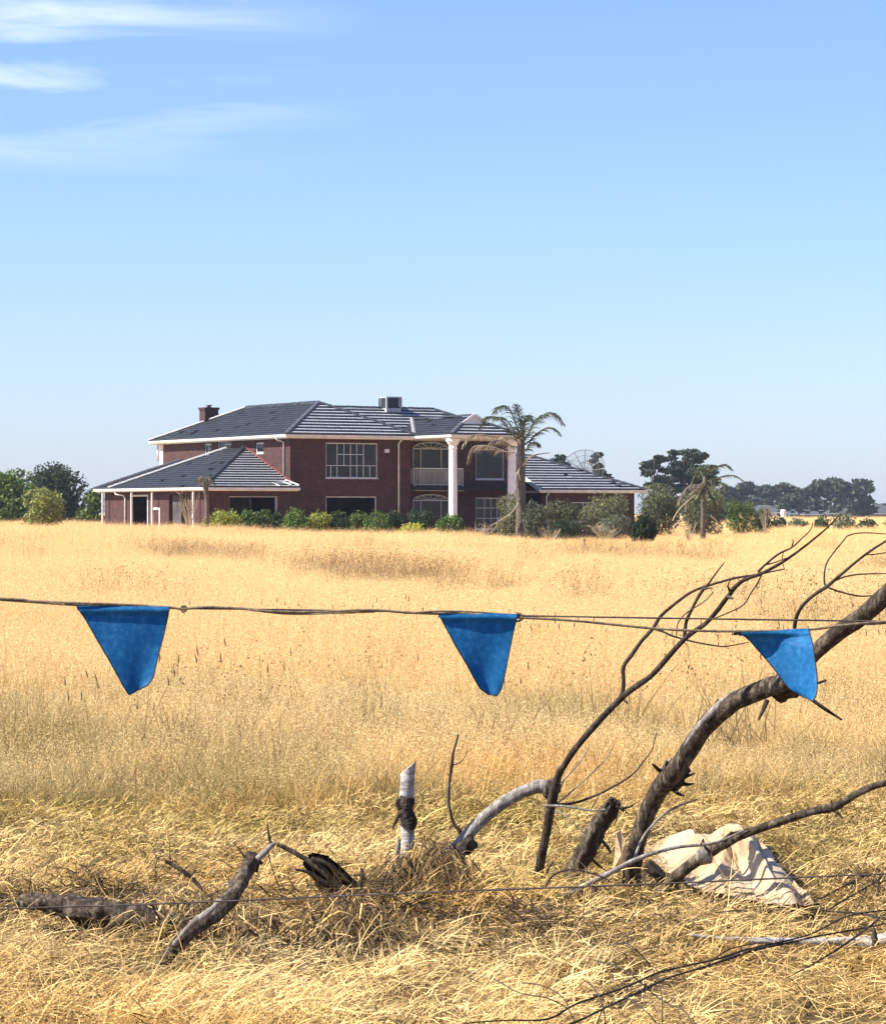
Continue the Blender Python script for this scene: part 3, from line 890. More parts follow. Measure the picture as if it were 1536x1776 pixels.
slope([(15.2, 6.2, ZW + 2.2 * .41), (dA0 - .01, 6.2, ZW + 2.2 * .41), (dA0 - .01, dB + rD, zD), (15.2, dB + rD, zD)], (1, 0, 0), 'tile_pale', roofD, 15, contrast=0.45)
slope([(dA1, dB, ZW), (dA1, dB + 2 * rD, ZW), (dA1 - rD, dB + rD, zD)], (0, 1, 0), 'tile_dark', roofD, 16)
slope([(15.2, dB + 2 * rD, ZW), (dA1, dB + 2 * rD, ZW), (dA1 - rD, dB + rD, zD), (15.2, dB + rD, zD)], (1, 0, 0), 'tile_dark', roofD, 17)
caps((dA1, dB, ZW), (dA1 - rD, dB + rD, zD), 'cap_dark', roofD); caps((15.3, dB + rD, zD), (dA1 - rD, dB + rD, zD), 'cap_dark', roofD)
mb = MB(); mb.beam((dA0 - .02, dB - .05, ZW - .04), (dA0 - .02, 6.3, ZW + 2.3 * .41), .06, .24, up=(0, 0, 1)); mb.build('bargeboard', M['white'], roofD)
gutter((dA0, dB, ZG + .04), (dA1 + .05, dB, ZG + .04))
pipe([(dA0 + .7, dB + .02, ZG + .05), (dA0 + .75, dB + .42, ZG - .25), (dA0 + .75, dB + .42, 0)], .055)

# --- chimney and evaporative cooler
mb = MB(); cx_, cy_ = 2.25, 15.3
mb.box((cx_ - .45, cy_ - .4, 5.9), (cx_ + .45, cy_ + .4, 7.72)); mb.box((cx_ - .5, cy_ - .45, 7.721), (cx_ + .5, cy_ + .45, 7.86)); ch = mb.build('chimney', M['brick'], roofA)
mb = MB(); mb.tube([(cx_, cy_, 7.861), (cx_, cy_, 7.98)], [.13, .13], sides=10, sub=1); mb.tube([(cx_, cy_, 7.981), (cx_, cy_, 8.03)], [.22, .18], sides=10, sub=1); mb.build('chimney_cowl', M['metal'], roofA)
ca, cb_ = pa(676, 5.2), 5.2
mb = MB(); s = .48
mb.box((ca - s, cb_ - s, 7.35), (ca + s, cb_ + s, 7.62)); mb.box((ca - s - .03, cb_ - s - .03, 8.22), (ca + s + .03, cb_ + s + .03, 8.30))
for i in (-1, 1):
    for j in (-1, 1): mb.box((ca + i * s - .05, cb_ + j * s - .05, 7.62), (ca + i * s + .05, cb_ + j * s + .05, 8.22))
cool = mb.build('evaporative_cooler', M['grey'], roofB)
for k, (p, q) in enumerate((((ca - s + .05, cb_ - s), (ca + s - .05, cb_ - s + .03)), ((ca - s, cb_ - s + .05), (ca - s + .03, cb_ + s - .05)), ((ca + s - .03, cb_ - s + .05), (ca + s, cb_ + s - .05)))):
    mb = MB()
    for z in np.arange(7.64, 8.20, .055): mb.box((p[0], p[1], z), (q[0], q[1], z + .035))
    mb.build('louvre_panel', M['louvre'], roofB)
mb = MB(); mb.box((ca - s + .1, cb_ - s + .1, 7.62), (ca + s - .1, cb_ + s - .1, 8.2)); mb.build('cooler_core', M['dark'], roofB)

# ---------------------------------------------------------------- foliage
def leaf_cards(mb, centers, size, aspect=0.5, up_bias=0.0, tint=None, outward=None, jitter=1.0):
    """diamond leaf cards at the given centres"""
    n = len(centers)
    d = rng.normal(size=(n, 3)); d[:, 2] += up_bias
    d /= np.linalg.norm(d, axis=1)[:, None]
    w = rng.normal(size=(n, 3))
    if outward is not None: w = np.cross(d, outward + rng.normal(size=(n, 3)) * 0.7)
    else: w = np.cross(d, w)
    w /= np.linalg.norm(w, axis=1)[:, None] + 1e-9
    L = size * rng.uniform(0.6, 1.4, n)[:, None]
    W = L * aspect
    c = np.asarray(centers)
    q = np.stack([c - d * L * .5, c + w * W * .5, c + d * L * .5, c - w * W * .5], axis=1)
    if tint is None: tint = rng.uniform(0, 0.7, n)
    mb.quads(q, tint)

def blob_points(blobs, n, shell=0.55):
    """points in ellipsoids (cx,cy,cz,rx,ry,rz), denser near the surface"""
    vols = np.array([b[3] * b[4] * b[5] for b in blobs]) ** 0.67
    cnt = np.maximum(1, (vols / vols.sum() * n).astype(int))
    out = []; outd = []
    for b_, c_ in zip(blobs, cnt):
        d = rng.normal(size=(c_, 3)); d /= np.linalg.norm(d, axis=1)[:, None]
        r = rng.uniform(shell, 1.0, c_) ** 0.6
        ph = rng.uniform(0, 6.28, 6)
        lump = 1 + 0.13 * np.sin(d[:, 0] * 7 + ph[0]) * np.sin(d[:, 2] * 8 + ph[1]) + 0.10 * np.sin(d[:, 1] * 11 + ph[2] + d[:, 2] * 5)
        p = np.array(b_[:3]) + d * (r * lump)[:, None] * np.array(b_[3:6])
        out.append(p); outd.append(d)
    return np.concatenate(out), np.concatenate(outd)

def shrub(name, label, x, y, w, h, mat, n=900, size=0.12, cat='shrub', group=None, lumps=7, aspect=0.5, spiky=0.0, z0=None, flat=0.75, stem=True, bottom=0.0):
    z = terrain(x, y) if z0 is None else z0
    root = empty(name, (x, y, z)); tag(root, label, cat, group)
    blobs = [(0, 0, h * .5, w * .38, w * .36, h * .48)]
    for k in range(lumps):
        a = random.uniform(0, 6.28); r = w * .26 * random.uniform(.5, 1.15)
        zz = h * random.uniform(.25, flat)
        blobs.append((r * math.cos(a), r * math.sin(a) * .9, zz, w * random.uniform(.16, .26), w * random.uniform(.16, .26), h * random.uniform(.16, .27)))
    p, d = blob_points(blobs, n)
    keep = p[:, 2] > bottom; p, d = p[keep], d[keep]
    if spiky: d = d * (1 - spiky) + np.array([0, 0, spiky])
    mb = MB()
    leaf_cards(mb, p, size, aspect, up_bias=0.3 + spiky * 3, outward=d)
    mb.build('foliage', G_[mat], root)
    if stem:
        mb = MB()
        for k in range(4):
            a = k * 1.6 + random.random()
            mb.tube([(0, 0, -.05), (w * .1 * math.cos(a), w * .1 * math.sin(a), h * .3), (w * .25 * math.cos(a), w * .25 * math.sin(a), h * .62)], [.04, .03, .012], sides=5, sub=2)
        mb.build('stem', M['tree_trunk'], root)
    return root

def shrub_px(name, label, px0, px1, ytop, ybase, d, mat, **kw):
    """shrub spanning photo columns px0..px1, rows ytop..ybase, at distance d"""
    c = P((px0 + px1) / 2, ybase, d)
    w = (px1 - px0) / 4500 * d
    zt = EYE - (ytop - 888) / 4500 * d
    z = terrain(c.x, c.y)
    return shrub(name, label, c.x, c.y, w, zt - z, mat, **kw)

def tree(name, label, x, y, h, w, mat, n, size, blobs_fn, cat='tree', group=None, trunk_r=.2, lean=0, limbs=5, crown_aspect=.55, trunk_top=.8):
    z = terrain(x, y)
    root = empty(name, (x, y, z)); tag(root, label, cat, group)
    blobs = blobs_fn(h, w)
    p, d = blob_points(blobs, n, shell=.3)
    mb = MB(); leaf_cards(mb, p, size, crown_aspect, outward=d, tint=np.clip(rng.uniform(0, .6, len(p)), 0, 1))
    mb.build('crown', G_[mat], root)
    mb = MB()
    mb.tube([(0, 0, -.2), (lean * .3, 0, h * .3), (lean * .6, 0, h * .55), (lean, 0, h * trunk_top)], [trunk_r * 1.2, trunk_r, trunk_r * .7, trunk_r * .25], sides=8, rough=.08, sub=3)
    tk = mb.build('trunk', M['tree_trunk'], root, smooth_=True)
    order = sorted(range(len(blobs)), key=lambda i: -blobs[i][3])[:limbs]
    for i in order:
        b_ = blobs[i]; st = min(b_[2] * .6, h * .6)
        mb = MB(); mb.tube([(lean * st / h, 0, st), (b_[0] * .5, b_[1] * .5, (st + b_[2]) * .5), (b_[0] * .92, b_[1] * .92, b_[2])], [trunk_r * .5, trunk_r * .33, trunk_r * .12], sides=5, sub=2)
        mb.build('limb', M['tree_trunk'], root, smooth_=True)
    return root

def rnd_crown(lo=.35, hi=.95, count=9, rs=(.22, .36), flatten=.8):
    def fn(h, w):
        out = []
        for k in range(count):
            a = random.uniform(0, 6.28); t = random.random()
            z = h * (lo + (hi - lo) * t) - h * .06
            rad = w * .5 * (1 - .55 * abs(t - .35)) * random.uniform(.25, .75)
            r = w * random.uniform(*rs)
            out.append((rad * math.cos(a), rad * math.sin(a), z, r, r, r * flatten))
        return out
    return fn

def sparse_crown(lo=.3, hi=.97, count=16, rs=(.08, .17), flatten=.5, taper=.5):
    def fn(h, w):
        out = []
        for k in range(count):
            t = (k + random.random()) / count
            a = random.uniform(0, 6.28)
            z = h * (lo + (hi - lo) * t) - h * .03
            rad = w * .5 * (1 - taper * t) * random.uniform(.3, .95)
            r = w * random.uniform(*rs)
            out.append((rad * math.cos(a), rad * math.sin(a), z, r * 1.3, r * 1.3, r * flatten))
        return out
    return fn

def at_px(px, d):
    return ((px - 768) / 4500 * d, d * K)
def h_px(ytop, d, x, y): return EYE - (ytop - 888) / 4500 * d - terrain(x, y)

# far left trees
for (nm, lb, px, yt, d, wpx, mat, n) in (
    ('broadleaf_tree', 'tall green tree at the left edge of the field', 2, 830, 215, 125, 'mid_green', 5200),
    ('broadleaf_tree', 'large dark rounded tree behind the pale yellow-green bush', 98, 823, 240, 150, 'dark_green', 7500),
    ('broadleaf_tree', 'bushy dark tree between the left edge tree and the large rounded one', 48, 834, 230, 100, 'dark_green', 3600),
    ('broadleaf_tree', 'low green tree touching the left end of the house roof', 158, 850, 205, 56, 'mid_green', 1800)):
    x, y = at_px(px, d); h = h_px(yt, d, x, y)
    tree(nm, lb, x, y, h, wpx / 4500 * d, mat, int(n * 1.5), .34, rnd_crown(.06, .98, 26, (.17, .27), .85), group='trees left of the house', trunk_r=.18)
shrub_px('round_bush', 'pale yellow-green rounded bush standing alone left of the house', 33, 124, 846, 921, 150, 'pale_bush', n=4600, size=.17, lumps=18, flat=.8, cat='bush')

# pines and gums
x, y = at_px(1134, 520)
def tall_pine(name, label, px, yt, wpx, d, n, fn, mat='pine', size=.8, tr=.4, group=None, cat='tree', limbs=9):
    x, y = at_px(px, d); h = h_px(yt, d, x, y)
    return tree(name, label, x, y, h, wpx / 4500 * d, mat, n, size, fn, trunk_r=tr, group=group, cat=cat, limbs=limbs, trunk_top=.9)
PG = 'tall pines right of the house'
tall_pine('pine_tree', 'narrow ragged pine just right of the garage roof', 1134, 785, 72, 330, 4200, sparse_crown(.22, .97, 26, (.09, .16), .5, .25), size=.45, tr=.2, group=PG)
tall_pine('pine_tree', 'tallest dark pine right of the house', 1186, 774, 96, 340, 8200, sparse_crown(.15, .97, 40, (.09, .16), .5, .35), size=.5, tr=.25, group=PG)
tall_pine('pine_tree', 'low dark pine between the tallest pine and the smaller palm', 1224, 802, 92, 350, 6000, sparse_crown(.08, .95, 32, (.10, .18), .5, .3), size=.5, tr=.2, group=PG)
tall_pine('pine_tree', 'dark pine behind the house roof left of the dish', 965, 781, 46, 300, 1800, sparse_crown(.6, .98, 10, (.16, .25), .5, .3), size=.4, tr=.2, group='pines behind the house')
tall_pine('pine_tree', 'dark pine behind the house roof on the right of the dish', 1036, 779, 38, 300, 1700, sparse_crown(.5, .98, 12, (.14, .24), .5, .2), size=.4, tr=.2, group='pines behind the house')
tall_pine('pine_tree', 'small pine top showing over the right end of the garage roof', 1055, 815, 24, 300, 700, sparse_crown(.6, .98, 7, (.18, .26), .5, .2), size=.4, tr=.15, group='pines behind the house')

gums = [(1262, 838, 48, 'leftmost gum of the distant treeline with a broken top'), (1292, 834, 60, 'broad gum over the nearest grey roof in the distant treeline'), (1330, 842, 56, 'low rounded gum in the middle of the distant treeline'),
        (1366, 836, 54, 'gum above the blue-grey shed in the distant treeline'), (1402, 840, 50, 'gum between the shed and the large grey roof'), (1440, 831, 62, 'tall open gum behind the large grey roof'),
        (1478, 833, 62, 'spreading gum at the right end of the distant treeline'), (1536, 878, 60, 'low dark tree at the right edge above the far roofs')]
for i, (px, yt, wpx, lb) in enumerate(gums):
    d = 640 + (i % 3) * 25 if px < 1500 else 700
    x, y = at_px(px, d); h = h_px(yt, d, x, y)
    tree('gum_tree', lb, x, y, h, wpx * 1.15 / 4500 * d, 'gum', 4200, 1.2, rnd_crown(.10, .97, 24, (.13, .22), .6) if px not in (1440, 1478) else sparse_crown(.12, .98, 26, (.11, .18), .7, .12), group='gum trees of the distant treeline', trunk_r=.4)

# shrubs along the house front
HB = 138
hs = [(352, 422, 889, 918, 'yellow_green', 'low yellow-green shrub beside the stunted palm'),
      (421, 450, 889, 919, 'mid_green', 'leftmost of the clipped green shrubs, beside the yellow-green one'),
      (447, 474, 888, 920, 'mid_green', 'rounded shrub under the right part of the big front opening'),
      (472, 496, 891, 919, 'dark_green', 'darker small shrub under the corner of the low wing'),
      (493, 534, 886, 920, 'mid_green', 'wide dark green shrub at the main corner of the brick wall'),
      (531, 572, 893, 921, 'yellow_green', 'bright green rounded shrub left of the glassless window'),
      (569, 604, 892, 921, 'dark_green', 'dark shrub under the left half of the glassless window'),
      (602, 640, 894, 922, 'mid_green', 'green shrub under the right half of the glassless window'),
      (638, 674, 891, 922, 'mid_green', 'green shrub just left of the white downpipe'),
      (670, 698, 889, 922, 'dark_green', 'dark shrub at the foot of the white downpipe')]
for (a, b_, yt, yb, mat, lb) in hs:
    shrub_px('garden_shrub', lb, a - 6 - random.uniform(0, 5), b_ + 6 + random.uniform(0, 5), yt - 4 - random.uniform(0, 5), yb, HB + random.uniform(-1.5, 1.5), mat, n=3000, size=.12, group='shrubs planted along the house front', lumps=9)
shrub_px('garden_shrub', 'broad dark green shrub in front of the entrance window', 704, 762, 882, 926, 139, 'dark_green', n=2400, size=.13, group='shrubs planted along the house front', lumps=10)
shrub_px('garden_shrub', 'dark green shrub at the foot of the left white column', 752, 810, 889, 930, 137, 'mid_green', n=2200, size=.13, group='shrubs planted along the house front', lumps=10)
shrub_px('garden_shrub', 'low bright yellow shrub sprawling left of the entrance', 680, 745, 905, 928, 132, 'lime_yellow', n=1500, size=.10, lumps=10)
shrub_px('garden_shrub', 'narrow yellow shrub poking above the grass by the stunted palm', 345, 362, 897, 918, 134, 'lime_yellow', n=260, size=.10, lumps=3)
# big bushes right of the palm
rs = [(862, 918, 862, 934, 141, 'olive', 'feathery olive bush at the left side of the tall palm trunk', 2400, .16),
      (905, 952, 876, 936, 138, 'grey_green', 'grey-green bush at the right side of the tall palm trunk', 2200, .15),
      (940, 1012, 868, 936, 141, 'olive', 'olive bush in front of the garage downpipe', 3000, .16),
      (1000, 1094, 858, 936, 142, 'olive', 'widest olive bush in front of the garage wall', 4200, .17),
      (950, 1010, 903, 940, 134, 'dark_green', 'low dark bush in front of the olive bushes', 1500, .12),
      (1030, 1092, 898, 940, 135, 'grey_green', 'low grey bush left of the dark conifer', 1500, .13),
      (1098, 1190, 846, 930, 165, 'olive', 'tall pale olive bush beyond the garage corner', 4200, .2),
      (1176, 1262, 852, 930, 162, 'olive', 'pale bush behind the smaller palm', 3400, .2),
      (1258, 1312, 872, 926, 175, 'mid_green', 'green rounded bush right of the smaller palm', 2200, .18),
      (1300, 1345, 884, 922, 180, 'dark_green', 'dark scrubby bush at the fence line in front of the nearest grey roof', 1300, .2)]
for (a, b_, yt, yb, d, mat, lb, n, s_) in rs:
    shrub_px('large_bush', lb, a - 3, b_ + 3, yt - 3, yb, d, mat, n=int(n * 1.9), size=s_, group='overgrown bushes beside the garage', lumps=12, aspect=.28, cat='bush', flat=.85)
# dark clipped conifer
shrub_px('conifer_shrub', 'dark column shaped conifer with drooping sprays right of the garage', 1089, 1145, 892, 944, 128, 'conifer', n=4200, size=.26, aspect=.22, spiky=.6, lumps=8, flat=.6, stem=True)

# field-edge scrub far right
for i, (px, yt, yb, w_, d, lb) in enumerate([(1350, 893, 915, 30, 230, 'small scrub in front of the blue-grey shed'), (1382, 897, 914, 40, 250, 'low wide scrub right of the blue-grey shed'), (1425, 893, 914, 34, 240, 'dark scrub left of the large grey roof'),
        (1462, 884, 914, 56, 225, 'leafy bush in front of the large grey roof'), (1505, 898, 915, 44, 235, 'low scrub under the right end of the large grey roof'), (1560, 892, 916, 60, 230, 'scrub at the right edge of the field')]):
    shrub_px('field_scrub', lb, px - w_ / 2, px + w_ / 2, yt, yb, d, 'grey_green' if i % 2 else 'dark_green', n=900, size=.24, group='scrub along the far edge of the field', lumps=8, cat='bush', flat=.6)

# ---------------------------------------------------------------- palms
def frond(mb, pts, leaf_len, n=42, droop=.6, width=.035, tint=(0, .6)):
    pts = [Vector(p) for p in pts]
    P2 = mb.tube(pts, [.035] * (len(pts) - 1) + [.008], sides=4, sub=6, tint=.3)
    m = len(P2)
    quads = []; tn = []
    for k in range(n):
        t = .12 + .88 * (k + random.random()) / n
        f = t * (m - 1); i = min(m - 2, int(f)); p = P2[i].lerp(P2[i + 1], f - i)
        d = (P2[i + 1] - P2[i]).normalized()
        side = d.cross(Vector((0, 0, 1)))
        if side.length < .1: side = d.cross(Vector((0, 1, 0)))
        side.normalize()
        L = leaf_len * (math.sin(math.pi * min(1, t * .85 + .12)) ** .6) * random.uniform(.75, 1.1)
        for s_ in (-1, 1):
            dr = random.uniform(.6, 1.3) * droop
            a = (side * s_ * random.uniform(.4, .9) + d * .75 + Vector((random.uniform(-.2, .2), random.uniform(-.2, .2), -dr * .5 + random.uniform(-.2, .25)))).normalized()
            mid = p + a * L * .5; tip = mid + (a + Vector((0, 0, -dr))).normalized() * L * .5
            w = Vector((random.uniform(-1, 1), random.uniform(-1, 1), random.uniform(-1, 1))).cross(a).normalized() * width
            quads.append([p - w * .5, p + w * .5, mid + w * .5, mid - w * .5]); quads.append([mid - w * .5, mid + w * .5, tip + w * .1, tip - w * .1])
            u = random.uniform(*tint); tn += [u, u]
    mb.quads(np.array([[list(v) for v in q] for q in quads]), np.array(tn))

def z3(x, y): return (780 + x * 380 / 1536.0, 680 + y * 270 / 1091.0)
def palm_frond(root, origin, pix, d, depth, mat, leaf, n=42, droop=.6, width=.035):
    """pix: photo pixels along the rachis; depth: how far its tip comes towards or away from the camera"""
    pts = []
    m = len(pix) - 1
    for i, (x, y) in enumerate(pix):
        q = P(x, y, d + depth * (i / m) ** 1.0)
        pts.append(q - origin)
    mb = MB(); frond(mb, pts, leaf, n, droop, width)
    return mb.build('frond', G_[mat], root)

DP = 139.0
base = P(903, 935, DP); base.z = terrain(base.x, base.y)
palm = empty('palm_tree', base); tag(palm, 'tall scraggy palm with grey trunk standing in front of the porch', 'palm tree')
mb = MB()
tp = [P(903, 935, DP), P(903, 890, DP), P(903, 840, DP), P(903, 800, DP), P(903, 768, DP), P(904, 748, DP)]
tp = [p - base for p in tp]; tp[0].z = -.1
mb.tube(tp, [.32, .27, .25, .24, .20, .10], sides=14, rough=.05, sub=16)
mb.build('trunk', M['palm_trunk'], palm, smooth_=True)
big = [
    ([(903, 765), z3(475, 260), z3(430, 140), z3(390, 97), z3(345, 105), z3(312, 145)], -1.5, 'palm', .75, .7),
    ([(900, 768), z3(420, 270), z3(360, 190), z3(300, 172), z3(250, 185), z3(212, 260)], 1.0, 'palm', .75, .7),
    ([(903, 765), z3(495, 240), z3(480, 150), z3(468, 90)], .5, 'palm', .55, .3),
    ([(904, 765), z3(515, 250), z3(525, 180), z3(545, 165), z3(575, 200)], -1.0, 'palm', .6, .6),
    ([(905, 768), z3(560, 270), z3(620, 190), z3(690, 145), z3(750, 165), z3(797, 225)], 1.2, 'palm', .8, .7),
    ([(905, 772), z3(560, 340), z3(610, 290), z3(680, 252), z3(735, 258), z3(775, 300)], -1.2, 'palm', .55, .6),
    ([(903, 766), z3(470, 300), z3(400, 200), z3(350, 175), z3(320, 190)], -2.0, 'palm', .6, .6),
    ([(905, 770), z3(545, 300), z3(590, 210), z3(640, 165), z3(680, 160)], 2.0, 'palm', .6, .5),
    ([(902, 772), z3(430, 320), z3(300, 310), z3(200, 298), z3(130, 320), z3(85, 390)], -1.0, 'dead_frond', .5, .9),
    ([(901, 785), z3(400, 420), z3(300, 385), z3(210, 375), z3(150, 400), z3(125, 500)], 1.0, 'dead_frond', .65, 1.1),
    ([(901, 775), z3(440, 380), z3(370, 345), z3(300, 345), z3(250, 400)], -2.0, 'dead_frond', .5, 1.0),
    ([(905, 780), z3(540, 400), z3(565, 360), z3(600, 355), z3(625, 380)], -.8, 'palm', .5, .6),
    ([(904, 775), z3(520, 350), z3(515, 250), z3(520, 200), z3(540, 190)], 1.0, 'palm', .45, .4),
]
for (px_, dep, mat, leaf, dr) in big:
    palm_frond(palm, base, px_, DP, dep, mat, leaf, 46, dr, .04)
for px_ in ([z3(500, 540), z3(540, 475), z3(600, 440), z3(700, 425)], [z3(495, 520), z3(465, 580), z3(470, 640), z3(450, 720)], [z3(500, 700), z3(465, 800), z3(400, 870), z3(270, 945)], [z3(498, 520), z3(480, 560), z3(495, 620)]):
    mb = MB(); mb.tube([P(x, y, DP - .4 * (i > 0)) - base for i, (x, y) in enumerate(px_)], [.05, .045, .04, .02][:len(px_)], sides=5, sub=5, tint=.8)
    mb.build('bare_stalk', G_['dead_frond'], palm)

def z4_(x, y): return (1080 + x * 456 / 1536.0, 740 + y * 220 / 741.0)
DQ = 137.0
base = P(1218, 938, DQ); base.z = terrain(base.x, base.y)
palm2 = empty('palm_tree', base); tag(palm2, 'smaller drooping palm with brown hanging fronds right of the garage', 'palm tree')
mb = MB(); tp = [P(1218, 938, DQ), P(1219, 900, DQ), P(1220, 860, DQ), P(1222, 838, DQ), P(1222, 826, DQ)]
tp = [p - base for p in tp]; tp[0].z = -.1
mb.tube(tp, [.16, .13, .12, .15, .06], sides=12, rough=.08, sub=10); mb.build('trunk', M['palm_trunk'], palm2, smooth_=True)
sm = [
    ([(1222, 832), z4_(510, 260), z4_(560, 230), z4_(600, 222), z4_(635, 250)], -.8, 'palm', .5, .5),
    ([(1222, 834), z4_(550, 300), z4_(610, 285), z4_(660, 290), z4_(715, 325)], .8, 'palm', .35, .5),
    ([(1222, 834), z4_(540, 320), z4_(580, 330), z4_(610, 380)], -1, 'palm', .5, .8),
    ([(1221, 834), z4_(450, 260), z4_(420, 300), z4_(400, 360)], 1, 'palm', .5, .8),
    ([(1222, 832), z4_(480, 240), z4_(460, 230), z4_(430, 260)], -1, 'palm', .45, .6),
    ([(1222, 830), z4_(500, 250), z4_(515, 225), z4_(540, 230)], 1.2, 'palm', .5, .5),
    ([(1221, 836), z4_(440, 340), z4_(390, 345), z4_(345, 395), z4_(320, 450)], -1, 'dead_frond', .42, .9),
    ([(1221, 838), z4_(450, 350), z4_(420, 365), z4_(380, 430), z4_(370, 520)], .8, 'dead_frond', .5, 1.1),
    ([(1222, 838), z4_(520, 370), z4_(560, 400), z4_(590, 440), z4_(605, 500)], -1, 'palm', .4, 1.0),
    ([(1222, 838), z4_(500, 380), z4_(530, 430), z4_(545, 500), z4_(550, 560)], 1, 'palm', .3, 1.0),
    ([(1222, 838), z4_(460, 380), z4_(440, 420), z4_(430, 500), z4_(425, 570)], -.6, 'palm', .45, 1.1),
]
for (px_, dep, mat, leaf, dr) in sm:
    palm_frond(palm2, base, px_, DQ, dep, mat, leaf, 40, dr, .035)
for px_ in ([z4_(290, 590), z4_(340, 540), z4_(365, 515)], [z4_(510, 520), z4_(545, 550), z4_(560, 590)], [z4_(290, 550), z4_(330, 480), z4_(420, 400)]):
    mb = MB(); mb.tube([P(x, y, DQ - 1) - base for (x, y) in px_], [.035, .03, .015], sides=5, sub=5, tint=.9)
    mb.build('bare_stalk', G_['dead_frond'], palm2)

DS = 133.0
base = P(357, 918, DS); base.z = terrain(base.x, base.y)
palm3 = empty('stunted_palm', base); tag(palm3, 'stunted dead palm with a shaggy brown head before the low wing', 'palm tree')
mb = MB(); tp = [P(358, 918, DS), P(359, 880, DS), P(357, 850, DS), P(356, 833, DS)]; tp = [p - base for p in tp]; tp[0].z = -.1
mb.tube(tp, [.13, .11, .13, .10], sides=10, rough=.12, sub=8); mb.build('trunk', M['palm_trunk'], palm3, smooth_=True)
for k in range(16):
    a = k / 16 * 6.28 + random.random() * .3; L = random.uniform(.35, .65)
    o_ = Vector((P(356, 834, DS) - base))
    pts = [o_, o_ + Vector((math.cos(a) * L * .5, math.sin(a) * L * .5, random.uniform(.05, .22))), o_ + Vector((math.cos(a) * L, math.sin(a) * L, random.uniform(-.35, .05)))]
    mb = MB(); frond(mb, pts, .24, 14, 1.0, .03); mb.build('frond', G_['palm' if k % 3 == 0 else 'dead_frond'], palm3)

# bare sapling in front of the low wing
def dead_shrub(name, label, px, ybase, ytop, wpx, d, n=14, group=None):
    b0 = P(px, ybase, d); b0.z = terrain(b0.x, b0.y)
    h = EYE - (ytop - 888) / 4500 * d - b0.z; w = wpx / 4500 * d
    mb = MB()
    for k in range(n):
        a = random.uniform(0, 6.28); r = random.uniform(.15, .5) * w; hh = h * random.uniform(.5, 1)
        p0 = Vector((random.uniform(-.05, .05), random.uniform(-.05, .05), -.03)); p1 = Vector((r * .35 * math.cos(a), r * .35 * math.sin(a), hh * .45)); p2 = Vector((r * math.cos(a), r * math.sin(a), hh))
        mb.tube([p0, p1, p2], [.02, .014, .005], sides=4, sub=3, tint=random.uniform(.2, .9))
        for q in range(3):
            t = random.uniform(.3, .9); c = p1.lerp(p2, t); e_ = c + Vector((random.uniform(-.2, .2) * w, random.uniform(-.2, .2) * w, random.uniform(.05, .25) * h))
            mb.tube([c, e_], [.01, .004], sides=3, sub=1, tint=random.uniform(.2, .9))
    o = mb.build(name, G_['dry_weed'], loc=b0); tag(o, label, 'dead shrub', group)
    return o
dead_shrub('dead_sapling', 'bare grey sapling in front of the low wing between two white posts', 328, 920, 848, 46, 134, 16)
dead_shrub('dead_shrub', 'bare pale shrub at the foot of the smaller palm', 1194, 940, 895, 34, 133, 16)
dead_shrub('dead_shrub', 'dry brush in front of the low grid window', 838, 936, 906, 60, 134, 24)
dead_shrub('dead_shrub', 'dry brush in front of the widest olive bush', 1050, 945, 905, 70, 132, 30)
dead_shrub('dead_shrub', 'dry brush below the olive bush by the garage downpipe', 955, 944, 912, 50, 132, 20)
dead_shrub('dead_shrub', 'thin bare tree in front of the nearest grey roof', 1328, 922, 866, 30, 172, 14)

# stake in the field
b0 = P(1014, 966, 95); b0.z = terrain(b0.x, b0.y)
mb = MB(); mb.tube([(0, 0, 0), (-.01, 0, .5), (-.03, 0, EYE - (934 - 888) / 4500 * 95 - b0.z)], [.035, .03, .02], sides=6, rough=.1, sub=2)
tag(mb.build('stake', M['twig'], loc=b0), 'short dark stake standing alone in the field before the olive bushes', 'stake')

# ---------------------------------------------------------------- mesh satellite dish behind the garage
dd = 190.0
dc = P(1012, 814, dd)
dish = empty('satellite_dish', (dc.x, dc.y, terrain(dc.x, dc.y))); tag(dish, 'large black wire mesh satellite dish behind the garage roof', 'satellite dish')
R_ = 1.55; hz = dc.z - dish.location.z
rotd = Matrix.Rotation(math.radians(-12), 4, 'Z') @ Matrix.Rotation(math.radians(62), 4, 'X')
def dp(r, a, off=0): return rotd @ Vector((r * math.cos(a), r * math.sin(a), .35 * (r / R_) ** 2 - .2 + off)) + Vector((0, 0, hz))
for k in range(12):
    a = k / 12 * 2 * math.pi
    mb = MB(); mb.tube([dp(R_ * t, a) for t in (.05, .35, .7, 1)], [.03, .028, .025, .02], sides=5, sub=2); mb.build('rib', M['metal'], dish)
for r in (.4, .75, 1.0):
    mb = MB(); N = 40
    mb.tube([dp(R_ * r, k / N * 2 * math.pi) for k in range(N + 1)], [.022 if r == 1 else .015] * (N + 1), sides=4, sub=1, caps=False); mb.build('ring', M['metal'], dish)
mb = MB()
for k in range(96):
    a = k / 96 * 2 * math.pi
    mb.tube([dp(R_ * .1, a), dp(R_ * .55, a), dp(R_, a)], [.0035] * 3, sides=3, sub=1, caps=False)
for r in np.arange(.12, 1, .045):
    N = 32; mb.tube([dp(R_ * r, k / N * 2 * math.pi) for k in range(N + 1)], [.0035] * (N + 1), sides=3, sub=1, caps=False)
w_ = mb.build('wire_mesh', M['metal'], dish); w_['kind'] = 'stuff'
mb = MB(); mb.tube([(0, 0, -.1), (0, 0, hz - .2)], [.09, .09], sides=10, sub=1); mb.build('mast', M['metal'], dish, smooth_=True)
